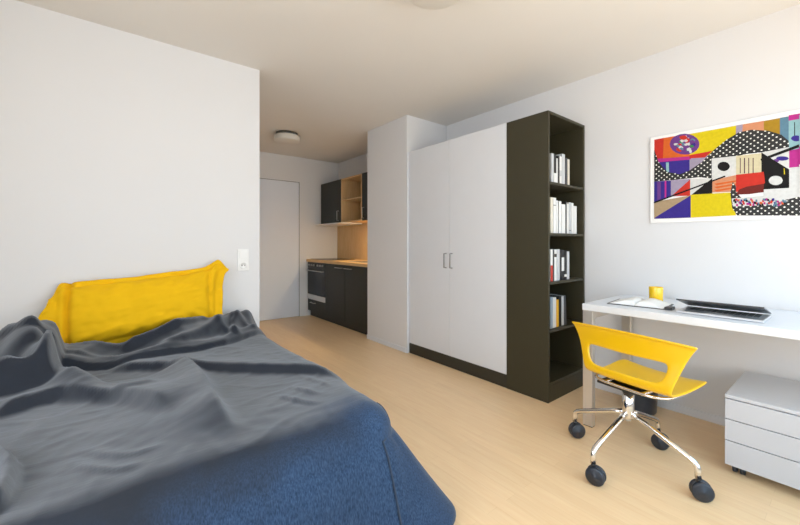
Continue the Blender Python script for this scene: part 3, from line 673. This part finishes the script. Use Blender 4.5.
# notebook
nb = thing('notebook', 'open notebook with blank white pages on the far end of the desk', 'notebook', (2.555, .845, .754), rz=.10)
bm = bmesh.new(); box(bm, -.126, .124, -.148, .148, .0, .005); mk('cover', bm, M['black'], nb, .001)
for sgn in (-1, 1):
    bm = bmesh.new(); rows = []
    for i in range(13):
        t = i/12; yy = sgn*(.002+.136*t); z = .005+.026*math.sin(PI*min(1, t*1.05)**.6)*(1-.35*t) + .002*(1-t)
        rows.append([bm.verts.new((x, yy, z)) for x in (-.12, -.06, 0, .06, .12)] + [bm.verts.new((x, yy, .005)) for x in (.12, -.12)])
    for A, B in zip(rows, rows[1:]):
        n = len(A)
        for k in range(n): bm.faces.new((A[k], A[(k+1) % n], B[(k+1) % n], B[k])).smooth = k < 4
    bm.faces.new(rows[0]); bm.faces.new(rows[-1][::-1])
    mk('pages', bm, M['paper'], nb)
bm = bmesh.new(); box(bm, -.03, .03, -.018, .018, 0, .018)  # separate block standing in for the corner of the notebook cover
for v in bm.verts: v.co += Vector((2.475, .672, .754))
tag(mk('cover_corner', bm, M['black'], None, .003, (2.475, .672, .754)), 'black cover corner showing at the right end of the open notebook', 'cover corner')
# cup
bm = bmesh.new(); lathe(bm, [(0, 0), (.035, 0), (.037, .004), (.0385, .094), (.0375, .096), (.0355, .094), (.035, .008), (0, .006)], 40, (2.735, .815, .754))
cp = mk('cup', bm, M['cup'], None, 0, (2.735, .815, .754)); tag(cp, 'plain yellow cup standing on the desk behind the notebook', 'cup')

# laptop
lt = thing('laptop', 'silver laptop with its dark lid almost closed on the white desk', 'laptop', (2.50, .452, .754))
pbox('base', (2.395, 2.62, .282, .622, .7555, .768), M['laptop'], lt, .003)
pbox('keyboard', [(2.475+.017*r, 2.489+.017*r, .310+.0235*k, .330+.0235*k, .768, .7692) for r in range(7) for k in range(12)], M['key'], lt, 0)
pbox('touchpad', (2.405, 2.465, .40, .50, .768, .7684), M['steelw'], lt, 0)
lid = bpy.data.objects.new('lid', None)
def tilted(name, x0, x1, y0, y1, z0, z1, m, parent, bev=.001):
    bm = bmesh.new(); box(bm, x0, x1, y0, y1, z0, z1)
    a = math.radians(13.5)                               # hinge along y at x=2.62, z=.769 ; lid goes toward -x and up
    for v in bm.verts:
        x, z = v.co.x, v.co.z
        v.co.x = 2.618 - (x*math.cos(a) - z*math.sin(a)*-1*-1 if False else x*math.cos(a) - z*math.sin(a)*-1)*1
        v.co.z = .771 + x*math.sin(a) + z*math.cos(a)
    return part(name, bm, m, parent, bev)
ld = tilted('lid', 0, .226, .282, .622, 0, .007, M['laptopd'], lt)
tilted('screen', .012, .216, .292, .612, -.0008, .0002, M['screen'], ld, 0)

# waste bin behind the chair
wb = thing('waste_bin', 'dark blue-grey round waste bin on the floor by the wall behind the yellow chair', 'waste bin', (2.82, .93, 0))
bm = bmesh.new(); lathe(bm, [(0, .002), (.085, .002), (.09, .01), (.102, .205), (.106, .21), (.102, .212), (.098, .205), (.086, .014), (0, .012)], 40); mk('bucket', bm, M['bin'], wb)
bm = bmesh.new(); lathe(bm, [(.102, .20), (.108, .204), (.108, .213), (.101, .215), (.098, .207), (.102, .20)], 40); mk('rim', bm, M['caster'], wb)
# ---------------------------------------------------------------- chair
ch = thing('swivel_chair', 'yellow plastic swivel chair with an open back and four chrome spokes', 'chair', (2.08, .742, 0), rz=math.radians(-10))
def shell():
    R = [  # centre p,z ; edge p,z ; half width
     ((-.190, .704), (-.150, .690), .300),
     ((-.174, .698), (-.138, .684), .290),
     ((-.166, .652), (-.138, .640), .264),
     ((-.164, .602), (-.142, .590), .243),
     ((-.176, .512), (-.160, .510), .216),
     ((-.180, .476), (-.166, .472), .206),
     ((-.165, .450), (-.145, .450), .200),
     ((-.08, .436), (-.06, .440), .198),
     ((.05, .434), (.06, .446), .203),
     ((.15, .440), (.14, .458), .206),
     ((.215, .434), (.19, .456), .196),
     ((.228, .422), (.20, .444), .186)]
    R = [((c[0]+.05, c[1]), (e[0]+.05, e[1]), w) for c, e, w in R]
    S = [-1, -.93, -.80, -.62, -.35, 0, .35, .62, .80, .93, 1]
    bm = bmesh.new(); g = []
    for (c, e, w) in R:
        r = []
        for s_ in S:
            k = abs(s_)**2.4
            r.append(bm.verts.new((c[0]+(e[0]-c[0])*k, w*s_-.044, c[1]+(e[1]-c[1])*k)))
        g.append(r)
    # the lower edge of the back band sags towards its middle
    for j, s_ in enumerate(S):
        if abs(s_) < .79: g[3][j].co.z -= .012*(1-abs(s_)); g[4][j].co.z -= .012
    for i in range(len(R)-1):
        for j in range(len(S)-1):
            if i == 3 and 2 <= j <= 7: continue
            bm.faces.new((g[i][j], g[i][j+1], g[i+1][j+1], g[i+1][j])).smooth = True
    bmesh.ops.recalc_face_normals(bm, faces=bm.faces)
    me = bpy.data.meshes.new('shell'); bm.to_mesh(me); bm.free()
    o = link('seat_shell', me, M['yellow'], ch)
    so = o.modifiers.new('thick', 'SOLIDIFY'); so.thickness = .012; so.offset = 0
    su = o.modifiers.new('smooth', 'SUBSURF'); su.levels = 3; su.render_levels = 3
shell()
bm = bmesh.new()
pts = []
for i in range(33):
    a = 2*PI*i/32; ca, sa = math.cos(a), math.sin(a)
    pts.append((.055+.165*math.copysign(abs(ca)**.5, ca), -.038+.182*math.copysign(abs(sa)**.5, sa), .424))
tube(bm, pts, .007, 8)
tube(bm, [(-.10, -.12, .42), (.21, -.12, .42)], .007, 8); tube(bm, [(-.10, .06, .42), (.21, .06, .42)], .007, 8)
mk('seat_frame', bm, M['chrome'], ch)
bm = bmesh.new(); box(bm, -.09, .11, -.11, .11, .398, .412); mk('seat_plate', bm, M['dgrey'], ch, .004)
bm = bmesh.new(); lathe(bm, [(0, .235), (.022, .235), (.027, .245), (.027, .40), (0, .40)], 32); mk('column', bm, M['chrome'], ch)
bm = bmesh.new(); lathe(bm, [(0, .222), (.012, .222), (.015, .235), (0, .235)], 24); mk('column_tip', bm, M['steel'], ch)
def caster(parent, x, y, yaw):
    R3 = Matrix.Rotation(yaw, 3, 'Z')
    cs_bm = bmesh.new(); tube(cs_bm, [(x, y, .105), (x, y, .066)], .009, 10)
    cs = mk('caster', cs_bm, M['dgrey'], parent)
    for d_ in (-.013, .013):
        bm = bmesh.new(); lathe(bm, [(0, -.010), (.034, -.010), (.041, -.006), (.042, 0), (.041, .006), (.034, .010), (.012, .0105), (.010, .013), (0, .013)] if d_ > 0 else [(0, -.013), (.010, -.013), (.012, -.0105), (.034, -.010), (.041, -.006), (.042, 0), (.041, .006), (.034, .010), (0, .010)], 32)
        for v in bm.verts:
            v.co = R3 @ Vector((v.co.x+.012, d_+v.co.z, v.co.y)) + Vector((x, y, .0425))
        mk('wheel', bm, M['caster'], cs)
yaws = [math.radians(q) for q in (-25, -72, -50, -80)]
for k in range(4):
    a = math.radians(1.5) + k*PI/2 + math.radians(90)
    dx, dy = math.cos(a), math.sin(a)
    path = [(.02, .262), (.08, .243), (.255, .170), (.280, .158), (.292, .146), (.297, .130), (.298, .095)]
    bm = bmesh.new(); tube(bm, [(dx*r, dy*r, z) for r, z in path], .013, 14)
    sp = mk('spoke', bm, M['chrome'], ch)
    caster(sp, dx*.298, dy*.298, yaws[k])

# ---------------------------------------------------------------- bed
BX0, BX1_, BYF, BYH = -.50, .890, 1.10, 2.84
bed = thing('bed', 'wide bed against the left wall, its mattress hidden under a blue-grey blanket', 'bed', ((BX0+BX1_)/2, 2., 0))
pbox('bed_frame', (BX0+.03, BX1_-.03, BYF+.05, BYH, .10, .26), M['bedframe'], bed, .01)
pbox('mattress', (BX0+.015, BX1_-.02, BYF+.06, BYH, .26, .470), M['mattress'], bed, .04)
for x in (BX0+.06, BX1_-.12):
    for y in (BYF+.08, BYH-.1): pbox('leg', (x, x+.06, y, y+.06, 0, .10), M['bedframe'], bed)

Z0 = .505
def seg_dist(X, Y, pts):
    """signed distance to a polyline (positive on its left) and its parameter 0..1"""
    best = np.full(X.shape, 1e9); sg = np.zeros(X.shape); tt = np.zeros(X.shape)
    P = np.array(pts, float); Ls = np.hypot(*(P[1:]-P[:-1]).T); tot = Ls.sum(); acc = 0
    for a, b_, l_ in zip(P, P[1:], Ls):
        d_ = (b_-a)/l_; rx, ry = X-a[0], Y-a[1]
        t = np.clip(rx*d_[0]+ry*d_[1], 0, l_); qx, qy = rx-d_[0]*t, ry-d_[1]*t
        q = np.hypot(qx, qy); s_ = np.sign(d_[0]*ry-d_[1]*rx)
        m_ = q < best; best = np.where(m_, q, best); sg = np.where(m_, s_, sg); tt = np.where(m_, (acc+t)/tot, tt); acc += l_
    return best*sg, tt
def catmull(pts, n=6):
    P = [np.array(p, float) for p in pts]; P = [2*P[0]-P[1]]+P+[2*P[-1]-P[-2]]; out = []
    for i in range(1, len(P)-2):
        for k in range(n):
            t = k/n; out.append(.5*((2*P[i])+(-P[i-1]+P[i+1])*t+(2*P[i-1]-5*P[i]+4*P[i+1]-P[i+2])*t*t+(-P[i-1]+3*P[i]-3*P[i+1]+P[i+2])*t**3))
    out.append(P[-2]); return out
def ridge(X, Y, pts, amp, sl, sr, tap=(.15, .15), pw=2.):
    d_, t = seg_dist(X, Y, catmull(pts)); s_ = np.where(d_ > 0, sl, sr)
    tp = np.clip(t/max(tap[0], 1e-3), 0, 1)*np.clip((1-t)/max(tap[1], 1e-3), 0, 1); tp = tp*tp*(3-2*tp)
    return amp*tp*np.exp(-(np.abs(d_)/s_)**pw)
def sstep(x): x = np.clip(x, 0, 1); return x*x*(3-2*x)
LIP = np.array([(-.6, 2.50), (-.05, 2.31), (.067, 2.285), (.194, 2.30), (.36, 2.34), (.561, 2.42), (.8, 2.56), (1., 2.68)])
def height(X, Y):
    Z = np.zeros(X.shape)
    lip = np.interp(X, LIP[:, 0], LIP[:, 1]); dl = Y-lip
    # the turned-down top of the blanket: a rolled lip, then bunched folds up to the pillow
    Z += .030*sstep(dl/.022+.5)
    Z += .016*np.exp(-((dl-.045)/.03)**2)
    Z += .105*np.exp(-(np.abs(dl-.21)/.105)**2.4)*(.50+.50*sstep((X-.0)/.45))*sstep((.93-X)/.14)
    msk = sstep(dl/.05)*sstep((.36-dl)/.08)*sstep((.92-X)/.1)
    warp = dl+.025*np.sin(X*6+.5)+.012*np.sin(X*17)
    Z += .016*(1-np.abs(np.sin(warp*23+.4+1.3*np.sin(X*4.3+1))))**1.5*msk
    Z += .016*(1-np.abs(np.sin((X*.75+Y*.6)*13+1.5*np.sin(Y*9+X*2)+.6)))**1.6*msk
    Z -= .010*msk
    Z += ridge(X, Y, [(.62, 2.50), (.66, 2.60), (.72, 2.70)], .035, .02, .03)
    Z += ridge(X, Y, [(.20, 2.38), (.36, 2.44), (.52, 2.55), (.62, 2.66)], .030, .03, .018)
    Z += ridge(X, Y, [(.05, 2.42), (.2, 2.50), (.36, 2.56), (.5, 2.68)], .030, .03, .018)
    # tall mound at the left
    r2 = ((X+.31)/.17)**2+((Y-2.38)/.19)**2
    Z += .05*np.exp(-r2**1.0)
    edx = sstep((-.185-X)/.045+.5); edy = sstep((Y-2.04)/.05); bk = sstep((2.66-Y)/.16)
    lump = edx*edy*bk
    Z += lump*(.065+.090*np.exp(-((Y-2.46)/.14)**2)*np.exp(-((X+.30)/.13)**2)+.012*np.sin(X*38+Y*22)+.008*np.sin(Y*50-X*15))
    Z += ridge(X, Y, [(-.30, 2.46), (-.23, 2.28), (-.155, 2.12), (-.06, 1.99), (.02, 1.88)], .075, .035, .06, (.1, .35))
    Z += ridge(X, Y, [(-.52, 2.20), (-.36, 2.10), (-.26, 2.08), (-.20, 2.18), (-.19, 2.32)], .07, .04, .03, (.1, .25))
    Z += ridge(X, Y, [(-.21, 2.40), (-.20, 2.22), (-.205, 2.11), (-.25, 2.07), (-.36, 2.09)], .022, .016, .016)
    Z -= ridge(X, Y, [(-.42, 2.36), (-.33, 2.22), (-.26, 2.16)], .04, .03, .03, (.3, .3))
    # long transverse step
    Z += ridge(X, Y, [(-.02, 2.27), (.16, 2.16), (.351, 2.01), (.576, 1.82), (.79, 1.62), (.90, 1.42)], .040, .16, .020, (.1, .1), 1.5)
    # left ridge with its shaded near side
    Z += ridge(X, Y, [(-.34, 1.86), (-.255, 1.93), (-.16, 1.975), (-.06, 1.90), (.03, 1.82), (.09, 1.73), (.15, 1.61), (.19, 1.50)], .050, .14, .022, (.12, .2), 1.5)
    # ridge running down towards the foot
    Z += ridge(X, Y, [(.24, 2.12), (.292, 2.0), (.31, 1.84), (.30, 1.62), (.305, 1.42), (.33, 1.22)], .072, .032, .13, (.15, .3), 1.4)
    Z += ridge(X, Y, [(.02, 1.87), (.06, 1.83), (.12, 1.84), (.17, 1.86)], .016, .02, .02, (.2, .3))
    for pts in ([(-.10, 1.42), (-.04, 1.33), (.03, 1.27), (.11, 1.26)], [(-.06, 1.46), (0., 1.38), (.07, 1.33), (.15, 1.33)], [(.60, 1.55), (.66, 1.42), (.70, 1.36)], [(.52, 1.50), (.60, 1.36), (.66, 1.28)], [(.70, 1.66), (.74, 1.5), (.75, 1.4)]):
        Z += ridge(X, Y, pts, .007, .018, .010, (.3, .3))
    # small fold at the near left
    Z += ridge(X, Y, [(-.32, 1.60), (-.235, 1.50), (-.205, 1.40), (-.205, 1.28), (-.24, 1.2)], .050, .014, .022, (.2, .2))
    Z += ridge(X, Y, [(-.45, 1.45), (-.40, 1.30), (-.36, 1.18)], .03, .05, .05)
    # broad softness
    Z += .006*np.sin(X*7+Y*4)*np.sin(Y*5-X*3+1)
    return Z
def blanket():
    hx = .010
    xs = np.arange(BX0, BX1_+.001, (BX1_-BX0)/138); ys = np.arange(BYF, BYH-.06, (BYH-.06-BYF)/164)
    nx, ny = len(xs), len(ys)
    X, Y = np.meshgrid(xs, ys, indexing='ij')
    Z = Z0+height(X, Y)
    for i in range(nx):
        for j in range(ny):
            v = Vector((X[i, j]*6, Y[i, j]*6, 0))
            Z[i, j] += .004*noise.noise(v)+.0018*noise.noise(v*4)
            q = Vector((X[i, j]*3.2+Y[i, j]*1.5+.25*noise.noise(v*.7), Y[i, j]*7.5-X[i, j]*2.5, 4.))
            Z[i, j] += .0075*(1-abs(noise.noise(q)))**9*max(0, noise.noise(v*.5+Vector((9, 2, 0)))+.35)
            q = Vector((X[i, j]*9-Y[i, j]*3, Y[i, j]*4+X[i, j]*4, 11.))
            Z[i, j] += .0035*(1-abs(noise.noise(q)))**9*max(0, noise.noise(v*.6+Vector((1, 7, 0)))+.25)
    # distance to the hanging edges (left, right, foot)
    rr = .12
    dx0, dx1, dy0 = X-BX0, BX1_-X, Y-BYF
    d_ = np.minimum(np.minimum(dx0, dx1), dy0)
    # rounded-rectangle distance at the corners
    cxr = np.maximum(rr-np.minimum(dx0, dx1), 0); cyr = np.maximum(rr-dy0, 0)
    dist = np.minimum(np.hypot(cxr, cyr), rr*1.0)
    fall = rr-np.sqrt(np.maximum(rr*rr-dist**2, 0))
    fade = sstep(d_/.12)
    Z = Z0 + (Z-Z0)*(.25+.75*fade) - fall*.9
    # pull square corners of the grid into a rounded outline
    over = np.maximum(np.hypot(cxr, cyr)-rr, 0)
    ux, uy = cxr/np.maximum(np.hypot(cxr, cyr), 1e-6), cyr/np.maximum(np.hypot(cxr, cyr), 1e-6)
    sx = np.where(dx0 < dx1, 1., -1.)
    X = X+sx*over*ux; Y = Y+over*uy
    Z = Z - .3*over
    verts = [(X[i, j], Y[i, j], Z[i, j]) for i in range(nx) for j in range(ny)]
    idx = lambda i, j: i*ny+j
    faces = [(idx(i, j), idx(i+1, j), idx(i+1, j+1), idx(i, j+1)) for i in range(nx-1) for j in range(ny-1)]
    # border loop: left side from head to foot, foot, right side from foot to head
    loop = [idx(0, j) for j in range(ny-1, -1, -1)]+[idx(i, 0) for i in range(1, nx)]+[idx(nx-1, j) for j in range(1, ny)]
    P = np.array([verts[k] for k in loop]); n = len(loop)
    nrm = []
    for k in range(n):
        a, b_ = P[max(0, k-5)], P[min(n-1, k+5)]; t = b_-a; t[2] = 0; t /= np.linalg.norm(t); nrm.append((t[1]*1., -t[0]*1.))
    nrm = np.array(nrm)
    nrm = -nrm if nrm[5][0] > 0 else nrm
    arc = np.concatenate([[0], np.cumsum(np.hypot(*(P[1:, :2]-P[:-1, :2]).T))])
    cR = arc[ny-1+nx-1]; cL = arc[ny-1]
    prev = loop; J = 26
    for q in range(1, J+1):
        t = q/J; cur = []
        for k in range(n):
            s_ = arc[k]; dR, dL = s_-cR, s_-cL
            flare = .050*t + .205*math.exp(-((dR-.04)/.10)**2)*t**1.15 + .14*math.exp(-(dL/.13)**2)*t**1.3
            onfoot = 1 if dL > 0 and dR < 0 else .7
            pleat = (.020*math.sin(s_*15+1.0)+.012*math.sin(s_*31+2.2))*t**1.2*onfoot*(1-math.exp(-(dR/.15)**2))
            pleat += -.035*math.exp(-((dR+.02)/.035)**2)*t - .03*math.exp(-((dR-.16)/.04)**2)*t
            bulge = .018*math.sin(PI*min(1, t*2.2))**1 if t < .45 else 0
            o_ = flare+pleat+.02*(1-math.exp(-t*9))
            z = P[k][2]*(1-t)+.022*t
            z += .004*math.sin(s_*9)*(t)
            verts.append((P[k][0]+nrm[k][0]*o_, P[k][1]+nrm[k][1]*o_, z)); cur.append(len(verts)-1)
        for k in range(n-1): faces.append((prev[k], cur[k], cur[k+1], prev[k+1]))
        prev = cur
    loc = Vector(((BX0+BX1_)/2, 2, 0))
    me = bpy.data.meshes.new('blanket'); me.from_pydata([Vector(v)-loc for v in verts], [], faces)
    bm = bmesh.new(); bm.from_mesh(me); bmesh.ops.recalc_face_normals(bm, faces=bm.faces); bm.to_mesh(me); bm.free()
    for f in me.polygons: f.use_smooth = True
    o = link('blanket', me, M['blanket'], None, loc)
    s_ = o.modifiers.new('solid', 'SOLIDIFY'); s_.thickness = .004; s_.offset = 1
    tag(o, 'rumpled blue-grey blanket spread over the bed and hanging down at its foot', 'blanket')
    # seam: follows the skirt down near the right foot corner
    kk = int(np.argmin(np.abs(arc-(cR-.075))))
    base = nx*ny
    cols = [P[kk]]+[np.array(verts[base+q*n+kk]) for q in range(J)]
    up = []
    for step in range(1, 14):
        i = int(round(nx-1-(.03)/((BX1_-BX0)/138))); j = step
        up.append(np.array(verts[idx(min(i, nx-1), j)]))
    path = [u+np.array((0, 0, .0055)) for u in up[::-1]]+[c_+np.array((.002, -.008, .001)) for c_ in cols]
    bm = bmesh.new(); tube(bm, [Vector(p)-loc for p in path], .0036, 6)
    mk('seam', bm, M['hem'], o)
    return o
blk = blanket()

# pillow: puffed body with a flat flange, leaning on the wall
def pillow():
    nU, nV = 110, 64
    t = thing('pillow', 'large yellow pillow with flanged corners leaning on the wall at the head of the bed', 'pillow', (.17, 2.7, .5))
    def pt(u, v, side):
        # outline (x along the wall, h height), u,v in -1..1
        au, av = abs(u), abs(v)
        x = .175+.458*u*(1-.03*(1-v*v))+.022*v*sstep((u+.2)/1.2); h = .212*v
        # edges bow in between the corners
        h *= 1-.10*(1-u*u)*av
        zc = .738+.040*u
        # body thickness, zero on the flange
        bu = min(1, au/.88); bv = min(1, av/.84)
        th = .095*((1-bu**2.6)*(1-bv**2.2))**.55
        w_ = 0
        rad = math.hypot((1-au)*1.2, (1-av))
        ang = math.atan2(1-av, (1-au)*1.2)
        w_ += .010*math.sin(ang*15+u*3)*math.exp(-rad*2.0)*min(1, rad*5)
        w_ += .007*math.sin(u*23+3*v+2*math.sin(v*5))*math.exp(-((av-.74)/.2)**2)
        w_ += .020*noise.noise(Vector((u*3, v*2.4, 3)))+.006*noise.noise(Vector((u*10, v*7, 8)))
        flange = max(0, (au-.88)/.12, (av-.84)/.16)
        ruff = (.012*math.sin(u*9+v*6)+.003*math.sin(u*26+v*19))*flange
        off = side*(th+.002)+w_*(1 if side > 0 else .3)*(1-flange*.5)+ruff
        # the right top ear stands up, the left end is pinched and folded
        ear = sstep((u-.68)/.25)*sstep((v-.35)/.5)
        h += .046*float(ear)*(1-.35*max(0, (u-.88)/.12)); x += .012*float(ear); h -= .075*float(sstep((u-.84)/.16)*sstep((v-.5)/.5))
        lt_ = float(sstep((-u-.82)/.18))
        h *= 1-.42*lt_*(1 if v > 0 else .25); h += .0*lt_
        x += -.055*lt_*math.exp(-((v-.15)/.5)**2)+.03*lt_
        off += .022*math.exp(-((u+.78)/.05)**2)*side*.0 - .045*math.exp(-((u+.80-.05*v*v)/.03)**2) - .022*math.exp(-((u-.80+.04*v)/.03)**2)*(1 if side > 0 else 0)
        hh = h+.212
        # lean: bottom away from the wall, top against it; frame (up, out)
        a = math.radians(15)
        y = 2.69+math.sin(a)*hh; z = zc-.200+math.cos(a)*hh
        y -= off*math.cos(a); z += off*math.sin(a)
        y = min(y, 2.845)
        return (x, y, z)
    vs = []; fs = []; loc = Vector(t.location)
    for side in (1, -1):
        b0 = len(vs)
        for i in range(nU+1):
            for j in range(nV+1):
                vs.append(Vector(pt(-1+2*i/nU, -1+2*j/nV, side))-loc)
        for i in range(nU):
            for j in range(nV):
                q = [b0+i*(nV+1)+j, b0+(i+1)*(nV+1)+j, b0+(i+1)*(nV+1)+j+1, b0+i*(nV+1)+j+1]
                fs.append(q if side > 0 else q[::-1])
    n1 = (nU+1)*(nV+1)
    rim = [(i, 0) for i in range(nU)]+[(nU, j) for j in range(nV)]+[(i, nV) for i in range(nU, 0, -1)]+[(0, j) for j in range(nV, 0, -1)]
    ids = [i*(nV+1)+j for i, j in rim]
    for a, b_ in zip(ids, ids[1:]+ids[:1]): fs.append((a, a+n1, b_+n1, b_))
    me = bpy.data.meshes.new('pillowcase'); me.from_pydata(vs, [], fs)
    for f in me.polygons: f.use_smooth = True
    o = link('pillowcase', me, M['pillow'], t)
pillow()

# ---------------------------------------------------------------- light
def area(name, loc, rot, sx, sy, power, col, spread=180):
    l = bpy.data.lights.new(name, 'AREA'); l.shape = 'RECTANGLE'; l.size = sx; l.size_y = sy; l.energy = power; l.color = col; l.spread = math.radians(spread)
    o = bpy.data.objects.new(name, l); COL.objects.link(o); o.location = loc; o.rotation_euler = rot; return o
# area lights shine along local -Z ; rot x=+90deg sends that to +Y
area('window_sky_light', ((WX0+WX1)/2, YB+.03, 1.25), (math.radians(90-TS), 0, 0), WX1-WX0, 2.1, SKY_P, SKY_C, 175)
area('window_ground_light', ((WX0+WX1)/2, YB+.02, 1.15), (math.radians(90+TG), 0, 0), WX1-WX0, 2.1, GND_P, GND_C, 175)
area('side_fill_light', (XL+.03, .7, 1.56), (0, math.radians(-90), math.radians(SROT)), 1.45, 1.5, SIDE_P, (.9, .93, 1))  # added fill that lifts the wardrobe and column fronts
area('under_cabinet_light', (2.77, 3.93, 1.40), (0, 0, 0), .05, .40, 7, (1, .74, .40))
wd = bpy.data.worlds.new('outdoor'); scn.world = wd; wd.use_nodes = True
N = wd.node_tree.nodes; L = wd.node_tree.links; bg = N['Background']
tc = N.new('ShaderNodeTexCoord'); sp = N.new('ShaderNodeSeparateXYZ'); L.new(tc.outputs['Generated'], sp.inputs[0])
cr = N.new('ShaderNodeValToRGB'); L.new(sp.outputs[2], cr.inputs[0])
cr.color_ramp.elements[0].position = .0; cr.color_ramp.elements[0].color = (.45, .38, .3, 1)
cr.color_ramp.elements[1].position = .12; cr.color_ramp.elements[1].color = (.75, .88, 1, 1)
L.new(cr.outputs[0], bg.inputs[0]); bg.inputs[1].default_value = 1.0

# ---------------------------------------------------------------- camera
cam = bpy.data.cameras.new('camera'); co = bpy.data.objects.new('camera', cam); COL.objects.link(co)
cam.sensor_fit = 'HORIZONTAL'; cam.sensor_width = 36; cam.lens = 36*367/800
cam.shift_y = -(262.5-243)/800
cam.clip_start = .02
co.location = (0, 0, 1.13); co.rotation_euler = (PI/2, 0, -math.atan(292/367))
scn.camera = co
scn.view_settings.view_transform = 'Standard'; scn.view_settings.look = 'None'; scn.view_settings.exposure = EXPO; scn.view_settings.gamma = GAM
